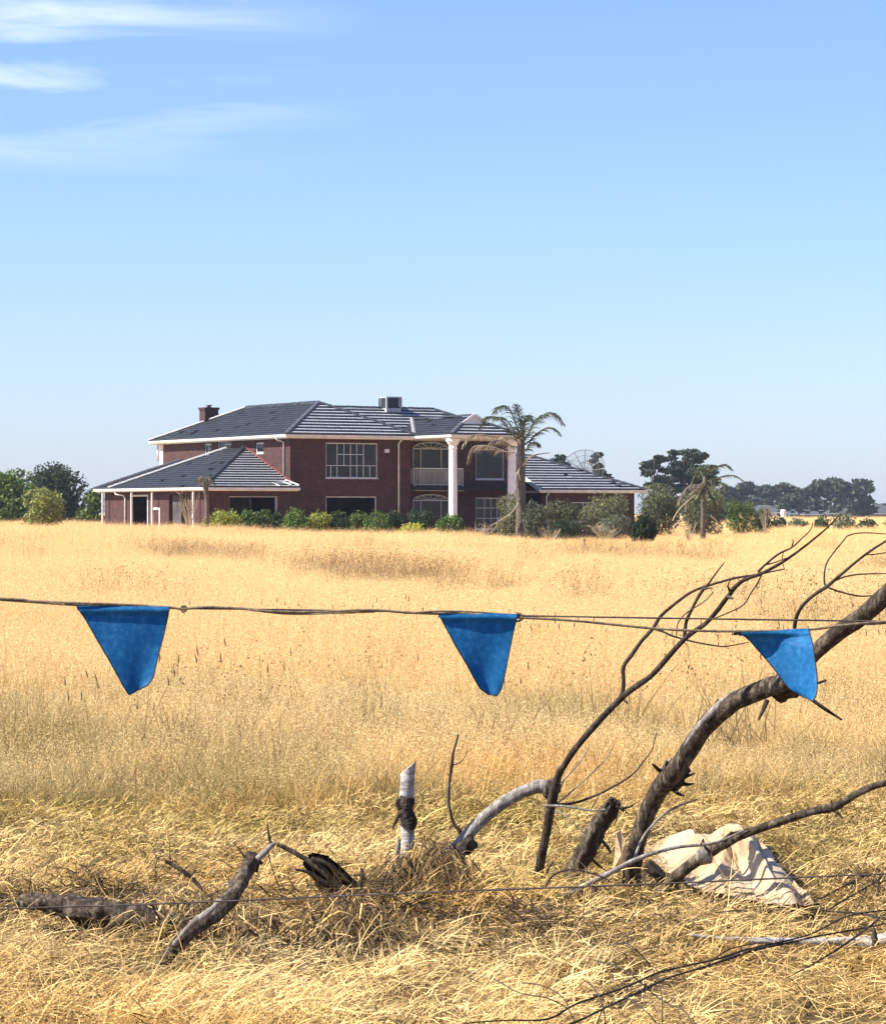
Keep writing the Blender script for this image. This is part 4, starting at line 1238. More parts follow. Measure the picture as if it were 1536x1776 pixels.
for k in range(3):
    a = k / 3 * 6.28 + .5
    mb = MB(); mb.tube([dp(R_ * .9, a), dp(0.02, 0, 1.3)], [.015, .015], sides=4, sub=1); mb.build('feed_strut', M['metal'], dish)

# ---------------------------------------------------------------- far houses
M['far_roof'] = simple('far_grey_roof', (0.10, 0.105, 0.115), (0.06, 0.065, 0.07), 0.7, .6)
M['far_wall'] = simple('far_cream_wall', (0.52, 0.48, 0.42), (0.36, 0.33, 0.29), 0.8, .5)
M['far_brown'] = simple('far_brown_wall', (0.16, 0.13, 0.12), (0.09, 0.075, 0.07), 0.8, .5)
M['far_blue'] = simple('blue_grey_steel', (0.10, 0.14, 0.19), (0.06, 0.085, 0.12), 0.5, .5)
def far_house(name, label, px0, px1, yr, ye, d, wall_m, hip=True, cat='house', win=(), rot=0.0, dep=9.0):
    c = P((px0 + px1) / 2, 900, d); z = terrain(c.x, c.y)
    W = (px1 - px0) / 4500 * d
    ze = EYE - (ye - 888) / 4500 * d - z; zr = EYE - (yr - 888) / 4500 * d - z
    root = empty(name, (c.x, c.y, z), rot); tag(root, label, cat, 'houses beyond the far edge of the field' if cat == 'house' else None)
    mb = MB(); mb.box((-W / 2 + .5, -dep / 2 + .5, 0), (W / 2 - .5, dep / 2 - .5, ze - .02)); mb.build('wall', M[wall_m], root)
    mb = MB(); h = min(W, dep) / 2 if hip else 0
    vs = [(-W / 2, -dep / 2, ze), (W / 2, -dep / 2, ze), (W / 2, dep / 2, ze), (-W / 2, dep / 2, ze), (-W / 2 + h * .98, 0, zr), (W / 2 - h * .98, 0, zr)]
    mb.add(vs, [(0, 1, 5, 4), (1, 2, 5), (2, 3, 4, 5), (3, 0, 4), (3, 2, 1, 0)]); rf = mb.build('roof', M['far_roof'] if cat == 'house' else M['far_blue'], root)
    mb = MB(); mb.box((-W / 2, -dep / 2 - .12, ze - .15), (W / 2, -dep / 2 - .001, ze + .05)); mb.build('gutter', M['grey'], rf)
    for (t, wd, zh) in win:
        mb = MB(); x_ = -W / 2 + W * t; mb.box((x_, -dep / 2 + .44, .7), (x_ + wd, -dep / 2 + .499, zh)); w_ = mb.build('window', M['glass'], root)
        mb = MB(); mb.box((x_ - .06, -dep / 2 + .41, zh), (x_ + wd + .06, -dep / 2 + .499, zh + .08)); mb.build('lintel', M['white'], w_)
    return root
far_house('distant_house', 'small grey roofed cream house beyond the field, nearest the pines', 1284, 1364, 876, 889, 640, 'far_wall', win=((.15, 1.4, 2.0), (.45, 1.6, 2.0), (.75, 1.2, 2.0)))
far_house('steel_shed', 'blue-grey steel shed between two distant grey roofs', 1364, 1382, 887, 891, 600, 'far_blue', cat='shed', hip=False, win=((.3, .9, 1.9),), dep=5)
mb = MB(); c = P(1358, 900, 595); 
mb.tube([(0, 0, 0), (0, 0, 1.9), (0, 0, 2.1)], [.65, .65, .3], sides=14, sub=1)
tag(mb.build('water_tank', M['white'], loc=(c.x, c.y, terrain(c.x, c.y))), 'bright white water tank beside the blue-grey shed', 'water tank')
far_house('distant_house', 'low grey roofed house behind the scrub, between the shed and the largest roof', 1380, 1440, 886, 892, 660, 'far_brown', win=((.2, 1.2, 1.9), (.6, 1.2, 1.9)))
far_house('distant_house', 'wide grey hip roofed house beyond the field at the right', 1428, 1560, 875, 891, 650, 'far_brown', win=((.05, 1.6, 1.9), (.3, 2.2, 1.9), (.6, 1.6, 1.9)))

# ---------------------------------------------------------------- grass
def blades(mb, n, spread, hmin, hmax, width, lean=.25, curl=.5, seg=3, tmin=0.0, tmax=.7, base_dark=True, mi=0, flat=False):
    bx_ = rng.normal(size=n) * spread * .5; by_ = rng.normal(size=n) * spread * .5
    if flat:
        bx_ = rng.uniform(-spread, spread, n); by_ = rng.uniform(-spread, spread, n)
    H = rng.uniform(hmin, hmax, n); az = rng.uniform(0, 2 * np.pi, n)
    ln = np.abs(rng.normal(size=n)) * lean; cu = np.abs(rng.normal(size=n)) * curl
    wa = rng.uniform(0, 2 * np.pi, n)
    lev = []
    for k in range(seg + 1):
        t = k / seg
        ang = ln + cu * t
        if k == 0: x = np.zeros(n); z = np.zeros(n)
        else:
            x = x + np.sin(ang) * H / seg; z = z + np.cos(ang) * H / seg
        w = width * (1 - .8 * t ** 1.5) * .5
        cx = bx_ + np.cos(az) * x; cy = by_ + np.sin(az) * x
        lev.append((np.stack([cx - np.cos(wa) * w, cy - np.sin(wa) * w, z], 1), np.stack([cx + np.cos(wa) * w, cy + np.sin(wa) * w, z], 1)))
    tn = rng.uniform(tmin, tmax, n)
    for k in range(seg):
        q = np.stack([lev[k][0], lev[k][1], lev[k + 1][1], lev[k + 1][0]], 1)
        mb.quads(q, tn, mi)
    tips = (lev[-1][0] + lev[-1][1]) / 2
    return tips, az

def seeds(mb, tips, per, size, drop, mi=1, aspect=.4, tint=(.2, .8)):
    n = len(tips)
    c = np.repeat(tips, per, axis=0)
    off = rng.normal(size=(n * per, 3)) * np.array([drop * .35, drop * .35, drop * .5]); off[:, 2] -= drop * .3
    c = c + off
    d = rng.normal(size=(len(c), 3)); d[:, 2] -= .6; d /= np.linalg.norm(d, axis=1)[:, None]
    w = np.cross(d, rng.normal(size=(len(c), 3))); w /= np.linalg.norm(w, axis=1)[:, None]
    L = size * rng.uniform(.6, 1.3, len(c))[:, None]
    q = np.stack([c - d * L * .5, c + w * L * aspect * .5, c + d * L * .5, c - w * L * aspect * .5], 1)
    mb.quads(q, rng.uniform(*tint, len(c)), mi)

def lying(mb, n, spread, lmin, lmax, width, hi=.12, mi=0, tmin=0, tmax=.8, arch=.3, seg=3):
    """bent, matted stalks lying in all directions"""
    c = np.stack([rng.uniform(-spread, spread, n), rng.uniform(-spread, spread, n), rng.uniform(0.0, hi, n)], 1)
    az = rng.uniform(0, 2 * np.pi, n); L = rng.uniform(lmin, lmax, n)
    el = rng.normal(size=n) * .25 + .12
    bend = rng.normal(size=n) * .5; tn = rng.uniform(tmin, tmax, n)
    p = c.copy(); pr = None
    for k in range(seg + 1):
        t = k / seg
        w = width * (1 - .7 * t) * .5
        a2 = az + bend * t; e2 = el + arch * (.5 - t) * 2
        d = np.stack([np.cos(a2) * np.cos(e2), np.sin(a2) * np.cos(e2), np.sin(e2)], 1)
        s_ = np.stack([-np.sin(a2), np.cos(a2), np.zeros(n)], 1) * w
        s_[:, 2] += w * .6
        cur = (p - s_, p + s_)
        if pr is not None: mb.quads(np.stack([pr[0], pr[1], cur[1], cur[0]], 1), tn, mi)
        pr = cur
        p = p + d * (L / seg)[:, None]
        p[:, 2] = np.maximum(p[:, 2], .004)

def proto(name, mb, mats):
    me = mb.mesh(name, mats)
    return bpy.data.objects.new(name, me)

def scatter(name, label, protos, pts, rots, scls, idx=None, kind='stuff', cat='grass'):
    """one object whose geometry nodes put a clump at every point"""
    coll = bpy.data.collections.new(name + '_clumps')
    for p in protos: coll.objects.link(p)
    me = bpy.data.meshes.new(name)
    me.from_pydata([tuple(p) for p in pts], [], [])
    n = len(pts)
    a = me.attributes.new('rot', 'FLOAT_VECTOR', 'POINT'); a.data.foreach_set('vector', np.asarray(rots, dtype=np.float32).ravel())
    a = me.attributes.new('scl', 'FLOAT_VECTOR', 'POINT'); a.data.foreach_set('vector', np.asarray(scls, dtype=np.float32).ravel())
    if idx is None: idx = rng.integers(0, len(protos), n)
    a = me.attributes.new('idx', 'INT', 'POINT'); a.data.foreach_set('value', np.asarray(idx, dtype=np.int32))
    ng = bpy.data.node_groups.new(name + '_nodes', 'GeometryNodeTree')
    ng.interface.new_socket('Geometry', in_out='INPUT', socket_type='NodeSocketGeometry')
    ng.interface.new_socket('Geometry', in_out='OUTPUT', socket_type='NodeSocketGeometry')
    N = ng.nodes; L = ng.links
    gi = N.new('NodeGroupInput'); go = N.new('NodeGroupOutput')
    ip = N.new('GeometryNodeInstanceOnPoints')
    ci = N.new('GeometryNodeCollectionInfo'); ci.inputs['Collection'].default_value = coll
    ci.inputs['Separate Children'].default_value = True; ci.inputs['Reset Children'].default_value = True
    def na(nm, t):
        q = N.new('GeometryNodeInputNamedAttribute'); q.data_type = t; q.inputs['Name'].default_value = nm; return q.outputs['Attribute']
    ip.inputs['Pick Instance'].default_value = True
    L.new(gi.outputs[0], ip.inputs['Points']); L.new(ci.outputs[0], ip.inputs['Instance'])
    L.new(na('idx', 'INT'), ip.inputs['Instance Index'])
    e2r = N.new('FunctionNodeEulerToRotation'); L.new(na('rot', 'FLOAT_VECTOR'), e2r.inputs[0]); L.new(e2r.outputs[0], ip.inputs['Rotation'])
    L.new(na('scl', 'FLOAT_VECTOR'), ip.inputs['Scale'])
    L.new(ip.outputs[0], go.inputs[0])
    o = bpy.data.objects.new(name, me); C.objects.link(o)
    md = o.modifiers.new('scatter', 'NODES'); md.node_group = ng
    tag(o, label, cat, kind=kind)
    return o

def fan_points(y0, y1, dens, margin=1.6, seed=0, mask=None):
    """random points over the view wedge between two distances, with room to either side"""
    r = np.random.default_rng(seed)
    hw0, hw1 = .1536 * y0 * 1.12 + margin, .1536 * y1 * 1.12 + margin
    area = (hw0 + hw1) * (y1 - y0)
    n = int(area * dens)
    y = y0 + (y1 - y0) * r.random(n * 2)
    hw = .1536 * y * 1.12 + margin
    x = r.uniform(-1, 1, n * 2) * hw1
    k = np.abs(x) < hw
    x, y = x[k], y[k]
    if mask is not None:
        kk = mask(x, y, r); x, y = x[kk], y[kk]
    return x, y

def vnoise(x, y, s, seed=0):
    return (np.sin(x * s + seed) * np.cos(y * s * .8 + seed * 1.7) + .6 * np.sin(x * s * 2.1 + y * s * 1.3 + seed * 3.1) + .4 * np.sin(x * s * 4.3 - y * s * 3.1 + seed)) / 2

def make_scatter(name, label, protos, x, y, smin, smax, tilt=.12, zoff=0.0, hmod=None):
    n = len(x)
    z = np.array([terrain(a, b) for a, b in zip(x, y)]) + zoff
    s = rng.uniform(smin, smax, n)
    h = np.ones(n) if hmod is None else hmod(x, y)
    rot = np.stack([rng.normal(size=n) * tilt, rng.normal(size=n) * tilt, rng.uniform(0, 6.28, n)], 1)
    return scatter(name, label, protos, np.stack([x, y, z], 1), rot, np.stack([s, s, s * h], 1))

def off_sheet(x, y, r):
    px = 768 + x / (y / K) * 4500; py = 888 + 1.5 * 4500 / (y / K)
    return ~((px > 1125) & (px < np.minimum(1430, 1335 + (py - 1455) * .75)) & (py > 1455) & (py < 1566 + (px - 1125) * .10))
TG = 13.3 * K         # where the tall grass begins
def edge(x): return TG + .6 * np.sin(x * 1.3) + .6 * np.sin(x * 3.1 + 1) + .35 * np.sin(x * 7.3)

# tall seeding grass, nearer part
pr = []
for k in range(4):
    mb = MB()
    blades(mb, 70, .16, .10, .34, .0040, .35, .8)
    tips, _ = blades(mb, 16, .16, .36, .60, .003, .16, .35, tmin=.3, tmax=.9)
    seeds(mb, tips, 20, .012, .10, aspect=.3, tint=(.35, .9))
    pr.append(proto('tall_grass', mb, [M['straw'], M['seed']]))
x, y = fan_points(TG - .8, 34, 30, seed=3, mask=lambda x, y, r: (y > edge(x) - 2.2 * r.random(len(x)) ** 3))
make_scatter('tall_grass', 'pale golden seeding grass covering the nearer half of the field', pr, x, y, .75, 1.15, hmod=lambda x, y: .42 + .52 * np.clip((y - TG) / 9, 0, 1) + .22 * vnoise(x, y, .7, 2))
pr = []
for k in range(3):
    mb = MB()
    blades(mb, 60, .34, .15, .42, .008, .35, .7, seg=2)
    tips, _ = blades(mb, 30, .34, .40, .66, .004, .16, .35, seg=2, tmin=.3, tmax=.9)
    seeds(mb, tips, 14, .018, .13, aspect=.3, tint=(.4, .9))
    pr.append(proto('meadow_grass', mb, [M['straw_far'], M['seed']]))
x, y = fan_points(33, 85, 9, seed=4)
make_scatter('meadow_grass', 'golden grass in the middle distance of the field', pr, x, y, .75, 1.15, hmod=lambda x, y: .8 + .3 * vnoise(x, y * .5, .35, 2))
pr = []
for k in range(3):
    mb = MB()
    blades(mb, 60, .8, .3, .6, .02, .3, .5, seg=2, tmin=.2, tmax=.9)
    tips, _ = blades(mb, 20, .8, .5, .75, .012, .12, .3, seg=2, tmin=.3, tmax=1)
    seeds(mb, tips, 8, .035, .18, aspect=.3, tint=(.4, .9))
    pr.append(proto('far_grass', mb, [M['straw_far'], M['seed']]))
def hmask(x, y, r):
    # keep the grass out of the house footprint
    dx, dy = x - HX, y - HY
    a = dx * UX + dy * UY; b_ = dx * VX + dy * VY
    return ~((a > -5.4) & (a < 26) & (b_ > -.6) & (b_ < 17)) & ~((a > 7.6) & (a < 12.4) & (b_ > -4.8) & (b_ < 3))
x, y = fan_points(84, 200, 2.2, seed=5, mask=hmask, margin=4)
make_scatter('far_grass', 'tall golden grass around the house at the far side of the field', pr, x, y, .8, 1.1, hmod=lambda x, y: .78 + .2 * vnoise(x, y, .25, 5) - .3 * np.clip((x - 0) / 5, 0, 1))
x, y = fan_points(200, 560, .22, seed=6, margin=6)
make_scatter('distant_grass', 'pale grass beyond the house on the right', pr_far := [proto('distant_grass', m_, [M['straw_far'], M['seed']]) for m_ in [pr_m for pr_m in []]] or pr[:2], x, y, 1.4, 2.2, hmod=lambda x, y: .35 + 0 * x)

# soft greenish tussocks where the tall grass begins
pr = []
for k in range(4):
    mb = MB()
    blades(mb, 260, .17, .14, .36, .0026, .6, .8, tmin=-.1, tmax=.7)
    pr.append(proto('tussock', mb, [M['tussock']]))
def tmask(x, y, r):
    f = np.clip(vnoise(x, y, 1.5, 4) * 2.4 + .4 - .35 * np.clip(x - .3, -1, 1), .03, 1.0) * np.clip(1.1 - (y - edge(x)) / 9, .10, 1)
    return (y > edge(x) - .7) & (r.random(len(x)) < f)
x, y = fan_points(TG - .8, TG + 9, 14, seed=8, mask=tmask)
make_scatter('tussock_grass', 'soft olive tussocks along the front edge of the tall grass', pr, x, y, .75, 1.3, hmod=lambda x, y: .72 + .40 * np.clip((y - edge(x)) / 2.5, 0, 1))

# rough short sward between the tussocks and the branches
pr = []
for k in range(5):
    mb = MB()
    lying(mb, 120, .17, .02, .07, .0036, .034, tmin=.4, tmax=1.0)
    lying(mb, 110, .17, .02, .06, .0036, .022, tmin=-.3, tmax=.3)  # lower stalks tinted darker, painting shade into the gaps
    blades(mb, 40, .2, .03, .08, .003, .8, 1.0, tmin=0, tmax=.6)
    pr.append(proto('short_grass', mb, [M['short']]))
x, y = fan_points(9.6 * K, TG + 1.0, 46, seed=9, mask=lambda x, y, r: (y < edge(x) + .5) & off_sheet(x, y, r) & (r.random(len(x)) < np.clip(vnoise(x, y, 5.5, 3) * 1.3 + .75, .15, 1)))
make_scatter('short_grass', 'short matted olive brown grass between the branches and the tall grass', pr, x, y, .8, 1.3, tilt=.2)

# hay nearest the fence
pr = []
for k in range(5):
    mb = MB()
    lying(mb, 60, .22, .06, .17, .0036, .055, tmin=.4, tmax=1.0, arch=.25, seg=4)
    lying(mb, 130, .22, .025, .09, .0038, .035, tmin=-.2, tmax=.8, arch=.15)
    blades(mb, 14, .22, .05, .14, .0034, .8, 1.1, seg=4, tmin=.3, tmax=1)
    pr.append(proto('hay', mb, [M['hay']]))
x, y = fan_points(6.2, 10.6 * K, 30, seed=10, margin=1.0, mask=lambda x, y, r: off_sheet(x, y, r) & (r.random(len(x)) < np.clip(vnoise(x, y, 4.1, 8) * 1.2 + .8, .25, 1)))
make_scatter('hay', 'bleached flattened hay lying along the foot of the fence', pr, x, y, .7, 1.15, tilt=.22, hmod=lambda x, y: .85 + .35 * vnoise(x, y, 1.8, 6))

# ---------------------------------------------------------------- dead branches behind the fence
LIMB = .80
def stick(parent_or_none, name, pix, d, mat, sides=10, rough=.06, sub=5, origin=None, tdep=0.0, seed=0, ridges=0.0, mb=None, build=True):
    """pix: (photo x, photo y, radius in photo px[, distance]); d: distance at its foot, tdep: how far the tip leans away"""
    pts, rad = [], []
    m = len(pix) - 1
    for i, q in enumerate(pix):
        dd_ = q[3] if len(q) > 3 else d + tdep * i / m
        pts.append(P(q[0], q[1], dd_)); rad.append(q[2] / 4500 * dd_ * LIMB)
    own = mb is None
    if own: mb = MB()
    if origin is not None: pts = [p - origin for p in pts]
    mb.tube(pts, rad, sides=sides, rough=rough, sub=sub, seed=seed + len(pix) * 7 + int(pix[0][0]), ridges=ridges)
    if own and build:
        return mb.build(name, M[mat], parent_or_none, smooth_=True)
    return mb

def splinters(origin, c, d, r, n, L, mat, parent, direction, name='splinter'):
    mb = MB(); c = P(*c, d) - origin; dr = Vector(direction).normalized()
    for k in range(n):
        a = random.uniform(0, 6.28); o_ = Vector((math.cos(a), random.uniform(-.6, .6), math.sin(a))) * r * random.uniform(.3, .85)
        o_ -= dr * o_.dot(dr)
        mb.tube([c + o_ - dr * .05, c + o_ + (dr + Vector((random.uniform(-.3, .3), 0, random.uniform(-.3, .3)))) * L * random.uniform(.4, 1)], [r * .3, r * .05], sides=5, sub=2, rough=.2, seed=k)
    return mb.build(name, M[mat], parent)

# the thick bent branch
D0 = 10.3
o1 = P(1095, 1545, D0)
B1 = empty('fallen_branch', o1); tag(B1, 'thickest dead branch curving up from the grass to the right edge behind the lighter flag', 'branch')
stick(B1, 'main_limb', [(1092, 1585, 24), (1095, 1545, 22), (1097, 1500, 20), (1108, 1450, 19), (1132, 1388, 20), (1152, 1358, 21), (1172, 1336, 20), (1215, 1270, 19), (1240, 1243, 21), (1275, 1216, 20), (1330, 1193, 21), (1362, 1182, 20), (1400, 1145, 17), (1450, 1100, 19), (1500, 1065, 20), (1560, 1012, 20), (1640, 950, 18), (1730, 890, 16), (1820, 850, 12)], D0, 'bark', sides=18, rough=.045, sub=8, origin=o1, tdep=-1.0, ridges=.06)
for pts in ([(1170, 1345, 6), (1146, 1338, 5), (1136, 1330, 3.5), (1131, 1325, 1.5)], [(1160, 1348, 7), (1157, 1332, 4.5), (1155, 1321, 4)], [(1180, 1350, 6), (1192, 1346, 4), (1205, 1341, 1.5)], [(1180, 1358, 6), (1192, 1361, 3.5), (1203, 1359, 1.5)],
            [(1165, 1365, 6), (1175, 1376, 4), (1186, 1381, 1.5)], [(1330, 1215, 6), (1320, 1238, 4), (1314, 1250, 1)], [(1370, 1190, 7), (1405, 1188, 4), (1432, 1180, 2.5)],
            [(1375, 1195, 6), (1402, 1210, 4.5), (1430, 1230, 4), (1460, 1249, 2)], [(1380, 1198, 5), (1408, 1214, 3.5), (1438, 1233, 2)], [(1230, 1245, 5), (1245, 1212, 1.5)]):
    stick(B1, 'spur', pts, 10.1, 'bark_dark', sides=7, sub=4, origin=o1, tdep=-.05)
# burl where the spurs leave
mb = MB(); mb.tube([P(1158, 1362, 10.12) - o1, P(1168, 1345, 10.1) - o1, P(1182, 1328, 10.08) - o1], [.040, .054, .040], sides=14, rough=.16, sub=6, seed=4); mb.build('burl', M['bark_dark'], B1, smooth_=True)
mb = MB(); mb.tube([P(1342, 1200, 9.78) - o1, P(1362, 1190, 9.76) - o1, P(1378, 1170, 9.74) - o1], [.042, .052, .040], sides=14, rough=.22, sub=6, seed=9); mb.build('burl', M['bark_dark'], B1, smooth_=True)
# peeled strips of pale wood along the top
stick(B1, 'peeled_strip', [(1186, 1296, 3), (1215, 1256, 7), (1262, 1212, 9), (1318, 1188, 9), (1350, 1178, 4)], 9.86, 'bark_grey', sides=8, sub=6, origin=o1, tdep=-.1, rough=.2)
stick(B1, 'peeled_strip', [(1116, 1412, 3), (1128, 1380, 7), (1146, 1352, 4)], 10.12, 'bark_grey', sides=8, sub=6, origin=o1, rough=.2)
stick(B1, 'twig', [(1092, 1500, 2.5), (1101, 1486, 3.5), (1110, 1462, 3.5), (1121, 1444, 3.5), (1135, 1428, 3), (1152, 1412, 3), (1180, 1397, 2.5), (1210, 1387, 1.5)], 10.05, 'bark_grey', sides=6, origin=o1)
# twig that rises from the branch behind the flag
T1 = stick(B1, 'twig', [(1372, 1182, 5.5), (1374, 1140, 5), (1377, 1095, 4.5), (1380, 1072, 4.5), (1390, 1052, 4), (1410, 1033, 4), (1434, 1017, 4.2), (1455, 999, 3.5), (1500, 962, 3), (1540, 936, 2.5), (1600, 900, 1.5)], 9.8, 'twig', sides=7, origin=o1, tdep=-.3)
for pts in ([(1432, 1018, 2.8), (1429, 1005, 2), (1434, 975, 1.8), (1462, 938, 1.6), (1473, 928, 1.6), (1500, 924, 1.5), (1545, 927, 1)], [(1438, 1012, 2.4), (1460, 1002, 2), (1490, 996, 1.8), (1545, 995, 1)], [(1436, 1019, 2.4), (1455, 1026, 2), (1490, 1034, 1.8), (1525, 1031, 1.5), (1560, 1022, 1)],
            [(1500, 962, 1.6), (1520, 961, 1.4), (1550, 955, 1)]):
    stick(B1, 'twig', pts, 9.7, 'twig', sides=5, origin=o1)

# forked branch with fine twigs
o2 = P(930, 1575, 10.2)
B2 = empty('forked_branch', o2); tag(B2, 'tall thin forked branch left of the thickest branch, its twigs reaching up past the rope', 'branch')
stick(B2, 'main_limb', [(922, 1590, 15), (928, 1560, 12), (933, 1520, 10.5), (940, 1480, 10), (950, 1430, 9.5), (958, 1385, 11), (968, 1345, 8), (980, 1325, 7), (999, 1297, 7), (1037, 1252, 7), (1078, 1210, 7), (1104, 1190, 6.5), (1132, 1169, 6), (1186, 1109, 5.8), (1227, 1078, 5), (1260, 1037, 5), (1273, 1020, 5), (1290, 1006, 4.5), (1314, 997, 4), (1339, 985, 3.5), (1376, 962, 3), (1430, 919, 2), (1458, 890, 1.2)], 10.2, 'bark_dark', sides=12, rough=.07, sub=6, origin=o2, tdep=-.9)
stick(B2, 'bleached_limb', [(745, 1512, 14), (775, 1485, 15), (800, 1462, 15), (820, 1438, 14), (858, 1403, 13.5), (895, 1379, 14), (918, 1370, 14), (938, 1364, 16), (958, 1372, 14)], 10.15, 'bark_grey', sides=14, rough=.05, sub=6, origin=o2, tdep=-.02, ridges=.04)
mb = MB(); mb.tube([P(795, 1478, 10.1) - o2, P(808, 1468, 10.06) - o2, P(820, 1462, 10.1) - o2], [.02, .035, .02], sides=9, rough=.3, sub=4); mb.build('burl', M['bark_dark'], B2)
stick(B2, 'spur', [(806, 1470, 5), (803, 1492, 3)], 10.0, 'bark_dark', sides=6, origin=o2)
tw = [([(1078, 1210, 6), (1081, 1185, 5), (1081, 1157, 5), (1095, 1136, 5), (1112, 1112, 4.5), (1132, 1090, 4.5), (1148, 1066, 4), (1186, 1035, 3.5), (1205, 1024, 3), (1227, 1016, 3), (1273, 1003, 2.8), (1310, 997, 2.5), (1335, 992, 2), (1360, 987, 1.5)], 9.95),
      ([(1186, 1109, 5), (1190, 1078, 4), (1203, 1050, 3.5), (1215, 1028, 4), (1227, 1014, 2.5), (1240, 996, 2), (1256, 975, 1)], 9.7),
      ([(1173, 1103, 1.6), (1175, 1082, 1.5), (1188, 1065, 1.4), (1206, 1053, 1.3), (1225, 1040, 1.2), (1237, 1026, 1)], 9.7),
      ([(1314, 992, 3), (1327, 979, 2.8), (1351, 960, 2.5), (1372, 950, 2), (1390, 934, 1.6), (1405, 919, 1.2), (1409, 906, 1)], 9.4),
      ([(1320, 997, 2), (1312, 1014, 1.8), (1302, 1028, 1.6), (1289, 1049, 1.5), (1260, 1064, 1.4), (1223, 1078, 1.2)], 9.5),
      ([(1132, 1090, 3), (1150, 1096, 2.6), (1165, 1103, 2.4), (1190, 1110, 2.2), (1211, 1115, 2), (1240, 1120, 2), (1260, 1121, 1.8), (1298, 1114, 1.2)], 9.8),
      ([(1358, 958, 1.3), (1356, 972, 1.2), (1360, 988, 1)], 9.4), ([(1372, 950, 2), (1375, 940, 1.5), (1374, 936, 1)], 9.4),
      ([(1080, 1212, 4), (1088, 1220, 1.5)], 10.0), ([(1262, 1034, 5), (1268, 1038, 2.5), (1272, 1038, 1)], 9.55), ([(1265, 1024, 3.5), (1262, 1014, 1.5), (1272, 1000, 1)], 9.55), ([(1218, 1022, 3.5), (1230, 1020, 2), (1236, 1021, .8)], 9.66),
      ([(1330, 979, 2), (1345, 975, 1.5), (1362, 968, 1)], 9.4),
      ([(950, 1400, 4), (962, 1396, 3.5), (996, 1393, 3), (1039, 1377, 3), (1060, 1366, 2.8), (1080, 1355, 2.5), (1100, 1340, 2.2), (1118, 1318, 1.8), (1131, 1298, 1.4), (1138, 1272, 1)], 10.0),
      ([(945, 1398, 3.5), (970, 1398, 2.8), (988, 1400, 2.6), (1025, 1406, 2.4), (1050, 1404, 2)], 9.95),
      ([(1024, 1405, 1.4), (1032, 1392, 1.2), (1042, 1375, 1)], 10.0),
      ([(962, 1396, 2), (978, 1384, 1.8), (1000, 1365, 1.7), (1034, 1334, 1.5), (1052, 1314, 1.3), (1066, 1290, 1)], 10.0),
      ([(968, 1366, 2.2), (980, 1350, 2), (993, 1336, 1.8), (1008, 1318, 1.6), (1021, 1295, 1)], 10.0),
      ([(958, 1406, 1.6), (975, 1412, 1.4), (988, 1423, 1.2), (1015, 1446, 1)], 10.0),
      ([(1180, 1112, 1.2), (1190, 1118, 1), (1195, 1130, .8)], 9.8),
      ([(925, 1555, 8), (905, 1538, 4), (900, 1534, 2)], 10.1), ([(940, 1545, 4), (945, 1520, 3), (958, 1495, 2)], 10.05)]
for (pts, d_) in tw:
    stick(B2, 'twig', pts, d_, 'twig' if pts[0][1] < 1300 or pts[0][2] > 3.9 else 'bark_grey', sides=6, origin=o2, tdep=-.05)
mb = MB(); mb.tube([P(950, 1378, 10.08) - o2, P(958, 1366, 10.05) - o2, P(966, 1352, 10.05) - o2], [.024, .033, .021], sides=12, rough=.15, sub=5); mb.build('burl', M['bark'], B2, smooth_=True)

# the leaning snapped stump between them
o3 = P(985, 1545, 10.35)
B3 = empty('leaning_stump', o3); tag(B3, 'short thick snapped stump leaning right between the forked branch and the thickest branch', 'stump')
stick(B3, 'stem', [(975, 1585, 25), (985, 1545, 24), (1003, 1500, 22), (1022, 1465, 21), (1040, 1432, 19), (1055, 1408, 18), (1066, 1392, 15)], 10.35, 'bark', sides=20, rough=.13, sub=9, origin=o3, tdep=-.12, ridges=.17)
splinters(o3, (1066, 1394), 10.22, .036, 8, .022, 'bark_dark', B3, (.45, 0, .9))
for pts in ([(1076, 1402, 4), (1090, 1400, 2.5), (1102, 1393, 1)], [(1060, 1395, 4), (1056, 1388, 4), (1064, 1386, 3)], [(1040, 1455, 4), (1052, 1468, 4), (1060, 1480, 2)], [(1020, 1485, 4), (1040, 1503, 2.5), (1055, 1513, 1)], [(1068, 1398, 3), (1080, 1406, 2), (1086, 1404, 1)]):
    stick(B3, 'spur', pts, 10.2, 'bark_dark', sides=6, origin=o3)

# low limb crossing in front of the sheet
o4 = P(1165, 1540, 10.0)
B4 = empty('low_branch', o4); tag(B4, 'dark branch rising low to the right edge across the pale crumpled sheet', 'branch')
stick(B4, 'main_limb', [(1135, 1565, 15), (1160, 1535, 14), (1180, 1514, 13), (1215, 1488, 13), (1240, 1472, 12), (1270, 1456, 10.5), (1300, 1444, 9.5), (1350, 1426, 9), (1400, 1410, 8.5), (1445, 1400, 9.5), (1480, 1380, 8), (1510, 1366, 7.5), (1540, 1356, 7), (1600, 1335, 6), (1680, 1310, 4)], 9.95, 'bark', sides=12, rough=.08, sub=7, origin=o4, tdep=-.5, ridges=.05)
for pts in ([(1440, 1402, 5), (1452, 1410, 3.5), (1462, 1421, 1)], [(1440, 1400, 5), (1455, 1402, 3.5), (1463, 1399, 1)], [(1375, 1418, 3), (1372, 1405, 1.5)], [(1230, 1478, 4), (1222, 1468, 3), (1219, 1455, 1.2)], [(1256, 1460, 5), (1262, 1450, 4), (1275, 1444, 2.5), (1298, 1438, 1.5)], [(1262, 1452, 3.5), (1268, 1444, 3)], [(1440, 1400, 3), (1442, 1388, 1)]):
    stick(B4, 'spur', pts, 9.75, 'bark_dark', sides=6, origin=o4, tdep=-.03)
